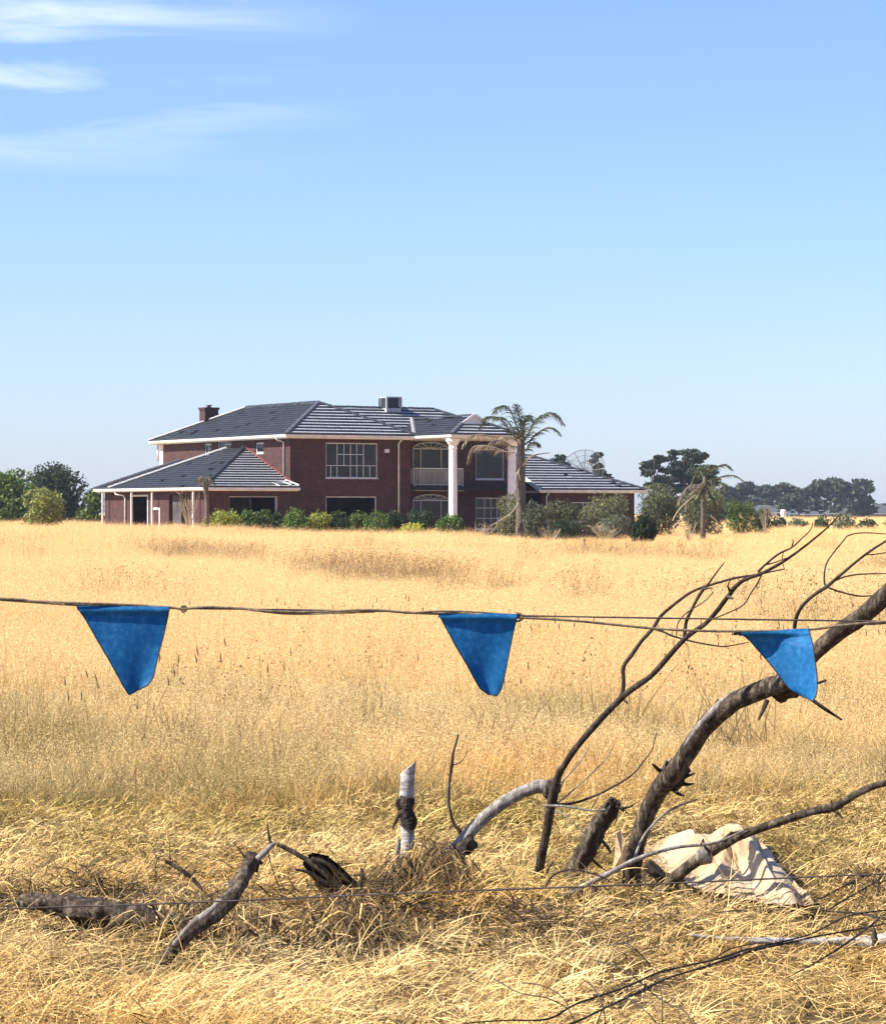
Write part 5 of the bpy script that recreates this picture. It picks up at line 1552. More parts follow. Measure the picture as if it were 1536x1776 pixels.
mb = MB(); mb.tube([P(1215, 1490, 9.86) - o4, P(1222, 1483, 9.83) - o4, P(1230, 1478, 9.83) - o4], [.026, .038, .024], sides=10, rough=.2, sub=5); mb.build('burl', M['bark_grey'], B4, smooth_=True)
stick(B4, 'snapped_base', [(1120, 1500, 12), (1145, 1520, 14), (1165, 1545, 17), (1185, 1565, 18), (1215, 1580, 12)], 10.0, 'bark_dark', sides=10, rough=.2, origin=o4, ridges=.1)
ob = P(890, 1602, 9.4)
B5 = empty('long_stem', ob); tag(B5, 'long thin bare stem lying across the feet of the branches to the pale sheet', 'branch')
stick(B5, 'main_limb', [(880, 1608, 6.5), (935, 1578, 7), (985, 1552, 7), (1020, 1533, 6.5), (1060, 1513, 6), (1100, 1492, 5), (1140, 1478, 4.5), (1180, 1469, 3.8), (1240, 1462, 3.2), (1290, 1440, 2)], 9.6, 'bark_grey', sides=8, rough=.05, origin=ob, tdep=.1)
for pts in ([(1215, 1466, 2), (1219, 1455, 1)], [(1140, 1478, 2), (1150, 1474, 1)], [(985, 1552, 3), (965, 1556, 2.5), (945, 1565, 2)], [(945, 1540, 3), (955, 1522, 2.6), (975, 1511, 2.2), (1000, 1509, 2), (1040, 1520, 1.8), (1062, 1531, 1.2)]):
    stick(B5, 'twig', pts, 9.55, 'twig', sides=5, origin=ob)

# pale upright stump with a band of dark bark
o6 = P(705, 1590, 10.1)
B6 = empty('upright_stump', o6); tag(B6, 'pale grey upright stump with a band of dark bark and a slanting cut top', 'stump')
mb = MB()
stick(None, '', [(706, 1600, 17), (706, 1560, 16), (706, 1500, 15), (707, 1450, 14.5), (704, 1400, 15.5), (706, 1360, 15.5), (708, 1335, 15.5), (711, 1308, 15)], 10.1, 'bark_pale', sides=16, rough=.03, sub=6, origin=o6, mb=mb)
# slanting sliver
a_ = P(695, 1342, 10.1) - o6; b_ = P(723, 1319, 10.1) - o6
vv = np.concatenate([mb.v[0]]); lim = a_.z + (vv[:, 0] - a_.x) * (b_.z - a_.z) / (b_.x - a_.x)
vv[:, 2] = np.where(vv[:, 2] > lim, lim, vv[:, 2]); mb.v = [vv]
mb.build('stem', M['bark_pale'], B6, smooth_=True)
mb = MB(); mb.tube([P(705, 1436, 10.08) - o6, P(708, 1425, 10.08) - o6, P(702, 1405, 10.08) - o6, P(704, 1392, 10.08) - o6, P(706, 1382, 10.08) - o6], [.030, .033, .031, .032, .029], sides=18, rough=.07, sub=6, seed=3, ridges=.10); mb.build('bark_band', M['bark_dark'], B6)
for pts in ([(692, 1412, 5), (686, 1426, 4), (680, 1440, 1)], [(692, 1405, 5), (689, 1392, 5), (692, 1386, 2)]):
    stick(B6, 'spur', pts, 10.0, 'bark_dark', sides=6, origin=o6)
o7 = P(688, 1510, 10.0)
mb = MB(); stick(None, '', [(686, 1520, 6), (688, 1490, 5.5), (690, 1470, 5), (692, 1455, 3)], 10.0, '', sides=8, rough=.1, origin=o7, mb=mb)
tag(mb.build('snapped_stick', M['bark_grey'], loc=o7, smooth_=True), 'short grey snapped stick at the left foot of the upright stump', 'stick')

# left log with its bent arm
o8 = P(300, 1640, 8.55)
B7 = empty('bent_branch', o8); tag(B7, 'bent dark branch with a bleached base and blackened broken end rising left of the brush', 'branch')
stick(B7, 'main_limb', [(262, 1702, 13), (284, 1668, 14), (312, 1632, 16), (345, 1606, 16), (375, 1585, 17), (400, 1558, 18), (418, 1530, 17), (430, 1505, 16), (438, 1484, 16)], 8.62, 'bark', sides=14, rough=.12, sub=7, origin=o8, tdep=.23, ridges=.06)
splinters(o8, (438, 1484), 8.85, .032, 9, .018, 'bark_dark', B7, (.3, 0, .9))
stick(B7, 'peeled_strip', [(300, 1640, 4), (330, 1606, 8), (362, 1582, 7), (385, 1560, 3)], 8.60, 'bark_grey', sides=8, rough=.2, origin=o8)
for pts, mt in (([(446, 1490, 7), (460, 1478, 7), (470, 1467, 6), (478, 1462, 3)], 'bark_grey'), ([(470, 1468, 4), (466, 1448, 3), (463, 1428, 1.5)], 'twig'), ([(464, 1474, 1.6), (470, 1500, 1.3), (480, 1530, 1.2), (492, 1560, .8)], 'twig'), ([(425, 1488, 3), (412, 1470, 1.2), (402, 1460, .7)], 'twig'), ([(400, 1540, 5), (394, 1528, 3)], 'bark_grey'), ([(446, 1494, 7), (455, 1498, 3)], 'bark_dark')):
    stick(B7, 'spur', pts, 8.83, mt, sides=7, origin=o8)
o9 = P(330, 1550, 9.6)
mb = MB(); stick(None, '', [(286, 1493, 4), (305, 1504, 4.5), (325, 1517, 5), (342, 1533, 4.5), (356, 1552, 4)], 9.6, '', sides=8, rough=.1, origin=o9, mb=mb)
tag(mb.build('loose_stick', M['bark'], loc=o9, smooth_=True), 'grey broken stick leaning left of the bent branch', 'stick')
o10 = P(150, 1600, 9.3)
B8 = empty('lying_log', o10); tag(B8, 'split rotten log lying in the hay at the left under the wire', 'log')
stick(B8, 'main_limb', [(34, 1565, 11), (60, 1566, 16), (100, 1572, 23), (150, 1582, 28), (210, 1590, 27), (290, 1602, 24), (370, 1616, 16)], 9.12, 'bark', sides=22, rough=.22, sub=10, origin=o10, tdep=-.2, ridges=.3)
stick(B8, 'bark_strip', [(98, 1560, 5), (120, 1557, 7), (150, 1562, 7), (180, 1566, 4)], 9.28, 'bark_dark', sides=7, rough=.3, origin=o10, ridges=.2)
stick(B8, 'bark_strip', [(75, 1606, 5), (110, 1618, 9), (160, 1628, 9), (230, 1636, 5)], 9.15, 'bark_dark', sides=7, rough=.3, origin=o10, ridges=.2)
stick(B8, 'bark_strip', [(110, 1571, 3), (150, 1576, 6), (200, 1586, 6), (240, 1590, 3)], 9.1, 'bark_grey', sides=7, rough=.3, origin=o10, ridges=.2)

# hollow bark slab in the middle
o11 = P(590, 1565, 9.75)
B9 = empty('bark_slab', o11); tag(B9, 'hollow slab of dark splintered bark left of the pale upright stump', 'bark')
mb = MB()
path = [(533, 1488), (552, 1502), (575, 1522), (600, 1545), (632, 1566), (660, 1585)]; wd = [12, 22, 26, 24, 16, 9]
vs = []; NN = 9
for i, ((x_, y_), w_) in enumerate(zip(path, wd)):
    for k in range(NN + 1):
        a = math.pi * (.05 + .95 * k / NN)
        off = -math.cos(a) * w_; dep = math.sin(a) * w_ / 4500 * 9.7
        jx = random.uniform(-2, 2)
        vs.append(P(x_ + off * .62 + jx, y_ - off * .72 + random.uniform(-2, 2), 9.7) + Vector((0, dep, 0)) - o11)
fs = [(i * (NN + 1) + k, i * (NN + 1) + k + 1, (i + 1) * (NN + 1) + k + 1, (i + 1) * (NN + 1) + k) for i in range(len(path) - 1) for k in range(NN)]
mb.add(vs, fs)
vs2 = [v + Vector((.0, -.008, -.004)) for v in vs]; mb.add(vs2, [f[::-1] for f in fs])
mb.build('bark_shell', M['bark_dark'], B9)
for pts, mt in (([(480, 1464, 4), (505, 1476, 5.5), (535, 1494, 6.5), (560, 1512, 8), (590, 1538, 8), (620, 1554, 8), (640, 1560, 5)], 'bark'), ([(540, 1490, 5), (570, 1500, 5), (600, 1525, 5), (625, 1548, 5)], 'bark_dark'), ([(512, 1508, 2.5), (535, 1514, 4), (560, 1530, 7), (590, 1546, 7)], 'bark_dark'),
                ([(545, 1530, 3), (560, 1545, 5), (590, 1560, 6), (630, 1572, 4)], 'bark_brown'), ([(626, 1562, 5), (624, 1540, 5.5), (628, 1520, 4), (626, 1506, 2)], 'bark_dark')):
    stick(B9, 'splinter', pts, 9.68, mt, sides=7, rough=.2, origin=o11, tdep=.03)

# upright twig
o12 = P(800, 1455, 10.25)
mb = MB()
for pts in ([(803, 1455, 5), (796, 1440, 5), (786, 1428, 3.5), (779, 1400, 3.2), (778, 1375, 3.2), (780, 1350, 3.2), (783, 1328, 4), (786, 1305, 2.5), (792, 1285, 2.5), (794, 1274, 2)], [(784, 1328, 1.5), (797, 1323, 1.2), (806, 1313, 1), (810, 1302, .7)], [(782, 1350, 1.5), (774, 1340, .7)]):
    stick(None, '', pts, 10.25, '', sides=7, rough=.12, origin=o12, mb=mb)
tag(mb.build('upright_twig', M['twig'], loc=o12, smooth_=True), 'thin crooked twig standing between the upright stump and the forked branch', 'twig')

# thin boughs lying towards the lower right corner
def low(name, label, lst, mat='bark_dark', lift=.10, hang=None):
    x0_, y0_ = lst[0][0][:2]; dd_ = dg(y0_, lift)
    o_ = P(x0_, y0_, dd_)
    root = empty(name, o_); tag(root, label, 'branch', 'thin boughs lying in the lower right corner')
    for i, pts in enumerate(lst):
        q = [(p[0], p[1] + random.uniform(-2, 2), p[2] * .68 * random.uniform(.8, 1.25), dg(max(p[1], 1480), lift + .0) if p[1] > 1530 else 10.2) for p in pts]
        stick(root, 'main_limb' if i == 0 else 'twig', q, dd_, mat, sides=7, rough=.22, sub=7, origin=o_)
low('thin_bough', 'lower of the two long thin boughs running from the bottom edge to the lower right', [
    [(930, 1800, 3), (1000, 1774, 3.5), (1035, 1757, 4), (1084, 1730, 4.5), (1112, 1718, 6), (1140, 1704, 4), (1167, 1692, 3.5), (1223, 1678, 4), (1270, 1662, 4.5), (1314, 1647, 5), (1360, 1636, 4), (1419, 1622, 3.5), (1480, 1612, 3), (1560, 1598, 2)],
    [(1112, 1718, 4), (1122, 1712, 3), (1118, 1722, 2)], [(1314, 1647, 3), (1335, 1668, 2), (1345, 1690, 1)]])
low('thin_bough', 'upper of the two long thin boughs running from the bottom edge to the lower right', [
    [(780, 1790, 2), (811, 1776, 2.5), (880, 1772, 3), (950, 1767, 3), (1000, 1741, 3), (1084, 1713, 3.2), (1136, 1690, 3.2), (1188, 1675, 3.5), (1244, 1664, 4), (1290, 1650, 4), (1321, 1640, 4), (1405, 1619, 3.2), (1471, 1591, 3), (1560, 1576, 2)],
    [(1240, 1664, 2.5), (1262, 1648, 2.5), (1290, 1640, 2), (1320, 1636, 1.5)]])
low('thin_bough', 'steep thin bough crossing the pale log at the lower right', [[(1362, 1698, 1.5), (1377, 1692, 2), (1436, 1657, 3), (1502, 1612, 3.2), (1536, 1584, 3), (1600, 1540, 2)]])
low('thin_bough', 'forked thin bough beside the right edge just below the wire', [
    [(1415, 1560, 2), (1429, 1554, 3), (1464, 1535, 3.2), (1509, 1514, 3), (1560, 1478, 2)],
    [(1440, 1578, 2), (1450, 1571, 3), (1480, 1552, 3), (1506, 1538, 3), (1545, 1515, 2.2), (1590, 1500, 1.5)],
    [(1475, 1540, 2), (1485, 1520, 2.2), (1495, 1507, 2), (1503, 1488, 1.6), (1512, 1468, 1)],
    [(1485, 1576, 1.6), (1495, 1556, 1.8), (1503, 1536, 1.6), (1507, 1514, 1)]])
low('thin_bough', 'dark flat bough reaching in from the right edge above the pale log', [[(1415, 1577, 2), (1440, 1580, 3), (1488, 1584, 3.5), (1520, 1592, 3.5), (1570, 1603, 3)], [(1500, 1587, 2.5), (1530, 1600, 2), (1560, 1620, 1.5)], [(1060, 1590, 1), (1300, 1580, 1)][:0] or [(1240, 1584, 2), (1280, 1581, 2.5), (1296, 1582, 1.5)]])
o_ = P(1000, 1740, dg(1740, .1)); mb = MB()
for pts in ([(1056, 1640), (1084, 1636), (1100, 1646), (1115, 1660), (1130, 1680), (1142, 1705), (1148, 1737), (1147, 1785)], [(1030, 1666), (1063, 1674), (1090, 1688), (1115, 1709), (1135, 1726), (1157, 1741), (1188, 1755), (1204, 1785)], [(1010, 1699), (1028, 1712), (1042, 1737), (1048, 1760), (1050, 1785)],
            [(905, 1705), (940, 1710), (975, 1730), (990, 1760), (1002, 1790)], [(1084, 1728), (1108, 1745), (1130, 1765), (1145, 1785)], [(860, 1700), (900, 1722), (950, 1732), (985, 1750)]):
    stick(None, '', [(a, b, 1.5, dg(b, .10 + .05 * math.sin(i))) for i, (a, b) in enumerate(pts)], 8, '', sides=5, origin=o_, mb=mb)
o_ = mb.build('vine_stems', M['twig'], loc=o_); tag(o_, 'tangle of thin curling brown stems over the hay at the bottom edge', 'stems', kind='stuff')
o13 = P(1480, 1640, dg(1650))
B10 = empty('pale_log', o13); tag(B10, 'thin bleached log lying near the right edge beneath the crossing boughs', 'log')
stick(B10, 'main_limb', [(1195, 1622, 3), (1250, 1628, 5), (1330, 1632, 7), (1419, 1634, 9), (1470, 1634, 11), (1500, 1637, 14), (1530, 1632, 16), (1600, 1622, 17), (1680, 1610, 17)], 8.72, 'bark_pale', sides=12, rough=.12, sub=6, origin=o13, tdep=-.05)
stick(B10, 'spur', [(1518, 1640, 8), (1516, 1622, 6), (1515, 1610, 3)], 8.62, 'bark_dark', sides=8, origin=o13)

# ---------------------------------------------------------------- crumpled sheet
grid = [
    [(1114, 1478, 11.00), (1160, 1512, 10.54), (1212, 1540, 10.09), (1262, 1552, 9.91), (1310, 1562, 9.76), (1362, 1568, 9.68), (1412, 1566, 9.70)],
    [(1116, 1470, 11.20), (1160, 1492, 10.74), (1208, 1508, 10.39), (1252, 1517, 10.11), (1292, 1526, 10.14), (1340, 1522, 9.88), (1386, 1538, 9.90)],
    [(1120, 1466, 11.40), (1160, 1468, 10.94), (1205, 1474, 10.59), (1246, 1478, 10.31), (1278, 1484, 10.34), (1318, 1484, 10.08), (1350, 1502, 10.10)],
    [(1128, 1466, 11.70), (1165, 1447, 11.24), (1195, 1439, 10.79), (1228, 1446, 10.61), (1262, 1429, 10.46), (1295, 1438, 10.38), (1318, 1462, 10.40)],
    [(1136, 1474, 12.10), (1170, 1462, 11.64), (1200, 1460, 11.19), (1235, 1462, 11.01), (1270, 1455, 10.86), (1305, 1462, 10.78), (1326, 1482, 10.80)],
]
def cr(p0, p1, p2, p3, t): return tuple(0.5 * ((2 * b) + (c - a) * t + (2 * a - 5 * b + 4 * c - d) * t * t + (3 * b - a - 3 * c + d) * t ** 3) for a, b, c, d in zip(p0, p1, p2, p3))
def samp(row, u):
    n_ = len(row) - 1; i = min(n_ - 1, int(u)); t = u - i
    return cr(row[max(0, i - 1)], row[i], row[i + 1], row[min(n_, i + 2)], t)
o14 = P(1260, 1550, 10.4)
vs = []; NU, NV = 90, 56
for j in range(NV + 1):
    v = j / NV * (len(grid) - 1)
    for i in range(NU + 1):
        u = i / NU * 6
        q = samp([samp(r, u) for r in grid], v)
        p = P(*q)
        w1 = math.sin(u * 5.2 + v * 1.1) * .5 + math.sin(u * 9.7 - v * 2.3 + 1) * .3 + math.sin(v * 6.5 + u * 1.7) * .25 + math.sin(u * 17 + v * 9) * .12
        sh = abs(math.sin(u * 2.6 + v * .55 + .4)) ** .8
        k1 = 1 - abs(math.sin(u * 3.9 - v * .9)) ** .5; k2 = 1 - abs(math.sin(u * 2.1 + v * 2.4 + 1.2)) ** .5
        p += Vector((0.006 * w1, -0.016 * w1 - .03 * sh + .03 * k1 + .02 * k2, 0.008 * w1 - .010 * k1))
        vs.append(p - o14)
fs = [(j * (NU + 1) + i, j * (NU + 1) + i + 1, (j + 1) * (NU + 1) + i + 1, (j + 1) * (NU + 1) + i) for j in range(NV) for i in range(NU)]
mb = MB(); mb.add(vs, fs)
sheet = mb.build('crumpled_sheet', M['tarp'], loc=o14, smooth_=True); tag(sheet, 'crumpled cream plastic sheet lying in the grass behind the low dark branch', 'sheet')
so = sheet.modifiers.new('thickness', 'SOLIDIFY'); so.thickness = .003
def scrap(label, pts, d):
    o_ = P(pts[0][0], pts[0][1], d); mb = MB()
    top = [P(x, y, d + .02 * (i % 2)) - o_ for i, (x, y) in enumerate(pts)]
    c = sum(top, Vector()) / len(top) + Vector((0, -.03, 0)); n_ = len(top)
    bk = [p + Vector((0, .006, 0)) for p in top] + [c + Vector((0, .006, 0))]
    vs = top + [c] + bk
    mb.add(vs, [(i, (i + 1) % n_, n_) for i in range(n_)] + [((i + 1) % n_ + n_ + 1, i + n_ + 1, 2 * n_ + 1) for i in range(n_)] + [(i, i + n_ + 1, (i + 1) % n_ + n_ + 1, (i + 1) % n_) for i in range(n_)])
    tag(mb.build('sheet_scrap', M['tarp'], loc=o_), label, 'scrap')
scrap('upright beige scrap of sheet between the leaning stump and the thickest branch', [(1062, 1512), (1066, 1478), (1068, 1446), (1076, 1440), (1084, 1462), (1090, 1500), (1092, 1520)], 10.6)
scrap('small cream scrap at the foot of the leaning stump', [(996, 1545), (1006, 1538), (1020, 1538), (1030, 1545), (1012, 1552)], 9.9)
scrap('flat torn piece of cream sheet in the grass right of the crumpled sheet', [(1318, 1562), (1335, 1552), (1370, 1550), (1402, 1556), (1385, 1570), (1345, 1572)], 9.85)
o15 = P(1330, 1500, 10.9)
mb = MB()
for pts in ([(1290, 1462, 8), (1312, 1476, 14), (1335, 1494, 17), (1358, 1512, 12), (1368, 1518, 5)], [(1310, 1462, 4), (1335, 1474, 7), (1350, 1490, 6), (1352, 1500, 3)], [(1350, 1515, 4), (1362, 1512, 3), (1370, 1508, 1.5)], [(1325, 1500, 5), (1345, 1518, 6), (1356, 1524, 3)]):
    stick(None, '', pts, 10.95, '', sides=10, rough=.2, origin=o15, mb=mb, ridges=.15)
tag(mb.build('rotten_log', M['bark_dark'], loc=o15), 'dark rotten log half hidden behind the right end of the pale sheet', 'log')

# ---------------------------------------------------------------- fence wire, bunting rope and blue flags
DF = 8.2
def strand(name, label, cat, paths, mat, origin):
    mb = MB(); o_ = P(*origin, DF)
    for pts in paths:
        mb.tube([P(p[0], p[1], DF + (p[3] if len(p) > 3 else 0)) - o_ for p in pts], [p[2] / 4500 * DF for p in pts], sides=8, rough=.12, sub=10, caps=True)
    o = mb.build(name, M[mat], loc=o_, smooth_=True); tag(o, label, cat); return o
strand('fence_wire', 'thin rusty lower fence wire running across in front of the dead branches', 'wire', [[(-900, 1612, 1.5), (0, 1577, 1.5), (200, 1571, 1.5), (400, 1563, 1.5), (770, 1547, 1.5), (1100, 1535, 1.5), (1536, 1516, 1.5), (2300, 1486, 1.5)]], 'wire', (0, 1577))
strand('fence_wire', 'straight upper fence wire above the slack rope, running behind the third flag', 'wire', [[(-900, 1022, 1.3), (0, 1041, 1.3), (130, 1049, 1.3), (300, 1055, 1.3), (530, 1058, 1.3), (760, 1063, 1.3), (900, 1068, 1.4), (1200, 1073, 1.5), (1536, 1078, 1.6), (2300, 1090, 1.6)]], 'wire', (0, 1040))
strand('bunting_rope', 'slack brown rope that carries the blue flags', 'rope', [
    [(-900, 1010, 2.2), (-300, 1030, 2.2), (0, 1038, 2.2), (60, 1043, 2.2), (130, 1046, 2.2, -.01), (220, 1049, 2.2), (295, 1054, 2.2), (320, 1056, 2.4), (360, 1053, 2.2), (420, 1056, 2.4), (480, 1061, 2.6), (560, 1061, 2.4), (640, 1058, 2.2, -.01), (700, 1062, 2.4), (760, 1064, 2.6), (800, 1064, 2.4), (898, 1071, 2.4), (1000, 1077, 2.2), (1130, 1090, 2.2), (1210, 1094, 2.2), (1290, 1095, 2.4), (1400, 1092, 2.4), (1460, 1085, 2.3), (1536, 1078, 2.3), (1700, 1070, 2.2), (2300, 1050, 2.2)],
    [(0, 1041, 1.4, .008), (130, 1050, 1.4, .008), (200, 1050, 1.4, .006)], [(430, 1058, 1.4, -.006), (500, 1065, 1.5, .004), (580, 1064, 1.4, -.006), (650, 1061, 1.4, .006)], [(700, 1064, 1.6, .006), (760, 1060, 1.6, -.008), (830, 1062, 1.6, .006), (890, 1066, 1.4)],
    [(314, 1052, 2), (321, 1052, 2), (323, 1058, 2), (318, 1061, 2), (314, 1057, 2), (316, 1052, 1.6)],
    [(895, 1064, 2.2), (903, 1066, 2.4), (906, 1072, 2.2), (900, 1077, 2), (893, 1078, 1.6)],
    [(1478, 1079, 1.6), (1510, 1083, 1.6), (1545, 1080, 1.4)]], 'rope', (0, 1038))

def interp(tab, t):
    for (a, b) in zip(tab[:-1], tab[1:]):
        if t <= b[0]:
            f = (t - a[0]) / (b[0] - a[0] + 1e-9); return a[1] + (b[1] - a[1]) * f
    return tab[-1][1]
def flag(label, left, right, bend, lean, seed, yaw=0.0):
    """left/right: edge rows as (y, x); bend: cloth curl depth in metres"""
    y0_, y1_ = left[0][0], left[-1][0]
    yr0, yr1 = right[0][0], right[-1][0]
    o_ = P((left[0][1] + right[0][1]) / 2, (y0_ + yr0) / 2, DF)
    NU, NV = 26, 40
    front = []
    for j in range(NV + 1):
        t = j / NV
        yl = y0_ + (y1_ - y0_) * t; yr = yr0 + (yr1 - yr0) * t
        xl = interp(left, yl); xr = interp(right, yr)
        for i in range(NU + 1):
            s_ = i / NU
            x = xl + (xr - xl) * s_; y = yl + (yr - yl) * s_
            p = P(x, y, DF)
            dy = bend * math.sin(s_ * math.pi * .9 + .2) * (1 - math.exp(-t * 5)) + lean * t + .004 * math.sin(s_ * 6 + t * 5 + seed) * t + .012 * math.sin(t * 3.0) * (s_ - .5)
            dy += yaw * (.5 - s_) * min(1, t * 4)
            # the sleeve over the rope
            if t < .10: dy += -.007 * math.sin(t / .10 * math.pi) - .003
            front.append(p + Vector((0, dy, 0)) - o_)
    n_ = NU + 1; th = Vector((0, .0022, 0))
    back = [p + th for p in front]
    fs = [(j * n_ + i, j * n_ + i + 1, (j + 1) * n_ + i + 1, (j + 1) * n_ + i) for j in range(NV) for i in range(NU)]
    mb = MB(); mb.add(front + back, [f[::-1] for f in fs] + [tuple(k + len(front) for k in f) for f in fs])
    fl = mb.build('blue_flag', M['flag'], loc=o_, smooth_=True); tag(fl, label, 'flag', 'blue plastic flags on the rope')
    # cut edge
    ring = [front[j * n_] for j in range(NV + 1)] + [front[NV * n_ + i] for i in range(1, NU + 1)] + [front[j * n_ + NU] for j in range(NV - 1, -1, -1)]
    mb = MB(); mb.tube([p + Vector((0, .001, 0)) for p in ring], [.0022] * len(ring), sides=5, sub=1); mb.build('hem', M['flag_edge'], fl)
    # back half of the sleeve, folded over the rope
    mb = MB(); vs = []
    for k in range(6):
        a = math.pi * k / 5
        for i in range(n_):
            base_ = front[i]; vs.append(base_ + Vector((0, .006 - .006 * math.cos(a) + .002, .006 * math.sin(a) - .014 * (k / 5))))
    mb.add(vs, [(k * n_ + i, (k + 1) * n_ + i, (k + 1) * n_ + i + 1, k * n_ + i + 1) for k in range(5) for i in range(NU)]); mb.build('sleeve', M['flag'], fl, smooth_=True)
flag('leftmost blue flag, with a slanting clipped tip', [(1051, 133), (1080, 152), (1110, 169), (1140, 187), (1170, 204), (1190, 215), (1205, 224)], [(1052, 294), (1064, 292), (1100, 284), (1130, 276), (1160, 269), (1175, 266), (1188, 257)], .006, -.01, 0)
flag('middle blue flag, narrow with a rounded tip, beside the loop in the rope', [(1064, 760), (1090, 774), (1120, 790), (1150, 808), (1180, 824), (1195, 833), (1204, 846)], [(1065, 897), (1075, 895), (1100, 889), (1140, 881), (1170, 875), (1195, 869), (1207, 861)], .010, -.015, 2)
flag('lighter blue flag at the right, creased and hanging in front of the thickest branch', [(1096, 1281), (1110, 1300), (1135, 1322), (1160, 1342), (1180, 1356), (1195, 1368), (1205, 1384)], [(1090, 1401), (1105, 1403), (1130, 1405), (1160, 1408), (1185, 1408), (1200, 1405), (1211, 1399)], .03, -.10, 4, .12)
mb = MB(); c_ = P(1276, 1098, DF); mb.add([(0, 0, .004), (-.014, -.002, -.004), (-.003, 0, -.008), (.022, 0, -.003), (.016, 0, .006)] + [(0, .004, .004), (-.014, .002, -.004), (-.003, .004, -.008), (.022, .004, -.003), (.016, .004, .006)], [(0, 1, 2, 3, 4), (9, 8, 7, 6, 5)] + [(i, i + 5, (i + 1) % 5 + 5, (i + 1) % 5) for i in range(5)])
tag(mb.build('torn_flag_scrap', M['flag_edge'], loc=c_), 'small black torn corner caught on the rope left of the lighter blue flag', 'scrap')

# ---------------------------------------------------------------- brushwood and loose straw round the branches
def brush(name, label, cx, cy, d, wpx, hpx, n, seed, mats=('debris', 'hay')):
    r = random.Random(seed); o_ = P(cx, cy, d); o_.z = terrain(o_.x, o_.y)
    W = wpx / 4500 * d; H = hpx / 4500 * d; mb = MB()
    for k in range(n):
        a = r.uniform(0, 6.28); u = r.gauss(0, .33); L = r.uniform(.06, .22); z = max(.01, H * (1 - min(1, abs(u) * 1.3)) * r.uniform(.1, 1))
        c = Vector((u * W, r.gauss(0, .16), z)); dr = Vector((math.cos(a), math.sin(a) * .7, r.uniform(-.45, .45)))
        bend = Vector((0, 0, -r.uniform(.02, .12)))
        pts = [c - dr * L * .5 + bend, c + Vector((r.uniform(-.02, .02), 0, r.uniform(0, .03))), c + dr * L * .5 + bend]
        for p in pts: p.z = max(p.z, .0)
        ra = r.uniform(.0007, .0021) if r.random() < .93 else r.uniform(.003, .006)
        mb.tube(pts, [ra, ra, ra * .4], sides=4, sub=3, tint=r.uniform(0, 1), mi=0 if r.random() < .64 else 1, caps=False)
    o = mb.build(name, [M[m_] for m_ in mats], loc=o_); tag(o, label, 'brushwood', kind='stuff'); return o
brush('brushwood', 'mound of dark arched stems around the foot of the pale upright stump', 745, 1570, 9.85, 250, 112, 1050, 1)
brush('brushwood', 'dark matted stems between the lying log and the bent branch', 320, 1628, 9.1, 430, 100, 1500, 2)
brush('brushwood', 'dark tangle of stems under the hollow bark slab', 610, 1640, 9.1, 330, 88, 900, 3)
brush('brushwood', 'grey stems heaped at the foot of the thickest branch', 1020, 1592, 9.7, 250, 55, 550, 4)
brush('brushwood', 'thin grey twigs tangled at the right edge under the wire', 1500, 1560, 10.0, 180, 60, 260, 5)

pr = []
for k in range(3):
    mb = MB(); lying(mb, 70, .16, .03, .12, .0045, .04, tmin=0, tmax=.6, arch=.15); pr.append(proto('litter', mb, [M['debris']]))
def lmask(x, y, r):
    px = 768 + x / (y / K) * 4500; py = 888 + 1.5 * 4500 / (y / K)
    f = np.exp(-((py - 1612) / 55) ** 2) * np.clip(vnoise(x, y, 2.2, 1) * 1.6 + .35, .03, 1) * np.where(px < 1150, 1, .3)
    return (r.random(len(x)) < f) & off_sheet(x, y, r)
x, y = fan_points(8.3 * K, 11 * K, 27, seed=11, mask=lmask, margin=.6)
make_scatter('plant_litter', 'dark rotted stems matted into the hay around the branches', pr, x, y, .8, 1.3, tilt=.15, zoff=.04)

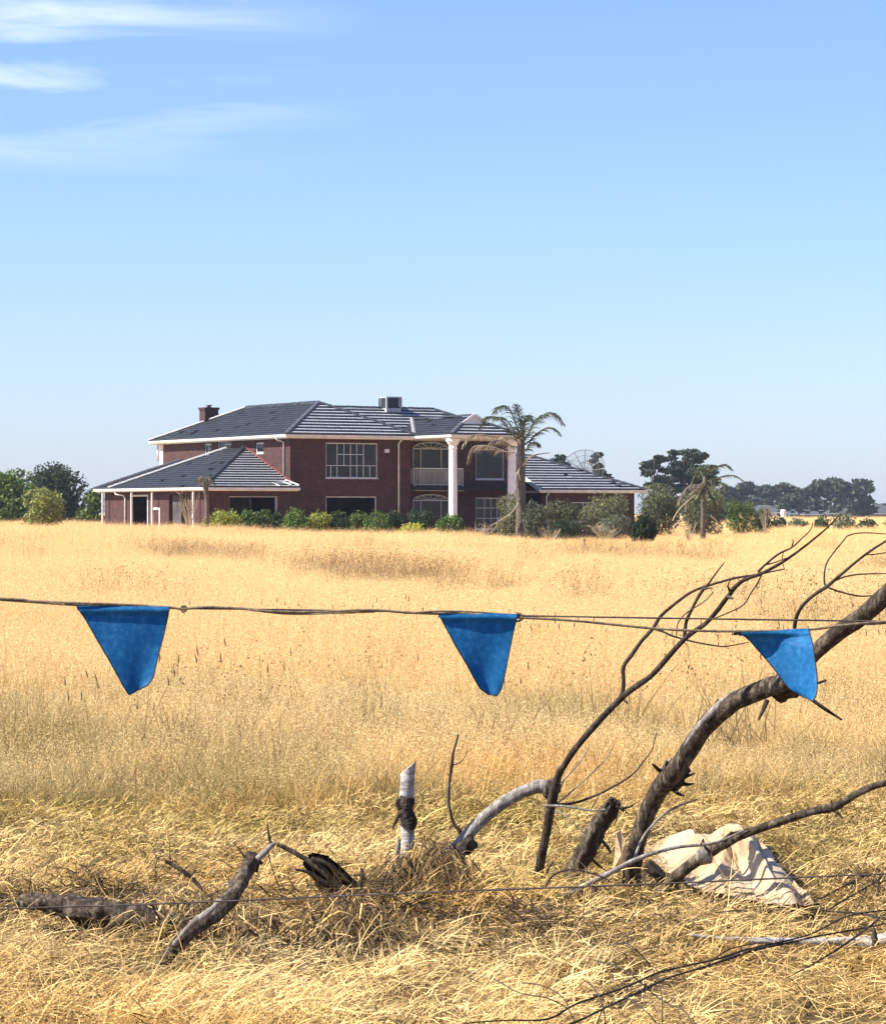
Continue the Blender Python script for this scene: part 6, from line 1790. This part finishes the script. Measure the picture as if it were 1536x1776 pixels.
pr = []
for k in range(3):
    mb = MB(); blades(mb, 4, .2, .18, .36, .0034, .9, 1.3, seg=8, tmin=.6, tmax=1.0); pr.append(proto('long_straw', mb, [M['hay']]))
x, y = fan_points(7.0 * K, 10.4 * K, 2.2, seed=12, margin=.6, mask=off_sheet)
make_scatter('long_straw', 'long bleached stalks arching over the hay', pr, x, y, .8, 1.2, tilt=.3)
pr = []
for k in range(2):
    mb = MB()
    tips, _ = blades(mb, 3, .12, .5, .72, .003, .10, .15, seg=3, tmin=0, tmax=.5)
    for t_ in tips: mb.tube([t_ - np.array([0, 0, .055]), t_ - np.array([0, 0, .03]), t_ + np.array([.003, 0, .005])], [.0028, .005, .001], sides=5, sub=2, mi=1)
    pr.append(proto('spike_grass', mb, [M['straw'], M['darkseed']]))
def smask(x, y, r): return r.random(len(x)) < np.clip(vnoise(x, y, .7, 9) * 1.6, .04, 1)
x, y = fan_points(TG, 30, .9, seed=13, mask=smask)
make_scatter('spike_grass', 'thin dark spiked seed heads standing above the pale grass', pr, x, y, .8, 1.1)

# brown weedy tufts in patches over the field
pr = []
for k in range(3):
    mb = MB(); blades(mb, 60, .25, .12, .34, .005, .4, .5, seg=2, tmin=0, tmax=.5); tips, _ = blades(mb, 8, .3, .38, .5, .005, .3, .3, seg=2, tmin=0, tmax=.3); seeds(mb, tips, 10, .02, .1, mi=0, tint=(0, .3)); pr.append(proto('weed_tuft', mb, [M['weed']]))
def wmask(x, y, r):
    f = np.clip(vnoise(x, y * .35, .55, 21) * 2.2 - .45, 0, 1) * np.clip(y / 50 - .1, .12, 1)
    return r.random(len(x)) < f
x, y = fan_points(TG + 1, 90, 3.2, seed=14, mask=wmask)
make_scatter('weed_tufts', 'brown weedy tufts scattered in patches through the golden grass', pr, x, y, .8, 1.5, zoff=.18)

# summer haze
mb = MB(); mb.box((-2700, -70, -1.2), (2700, 3500, 26))
hz_ = mb.build('haze', [])
tag(hz_, 'thin bluish summer haze over the whole plain', 'haze', kind='stuff')
hm = bpy.data.materials.new('haze'); hm.use_nodes = True; nt = hm.node_tree; nt.nodes.clear()
ho_ = nt.nodes.new('ShaderNodeOutputMaterial'); hv = nt.nodes.new('ShaderNodeVolumePrincipled')
hv.inputs['Color'].default_value = (0.80, 0.88, 1.0, 1); hv.inputs['Density'].default_value = 0.00013; hv.inputs['Anisotropy'].default_value = 0.2
nt.links.new(hv.outputs[0], ho_.inputs['Volume'])
hz_.data.materials.append(hm)
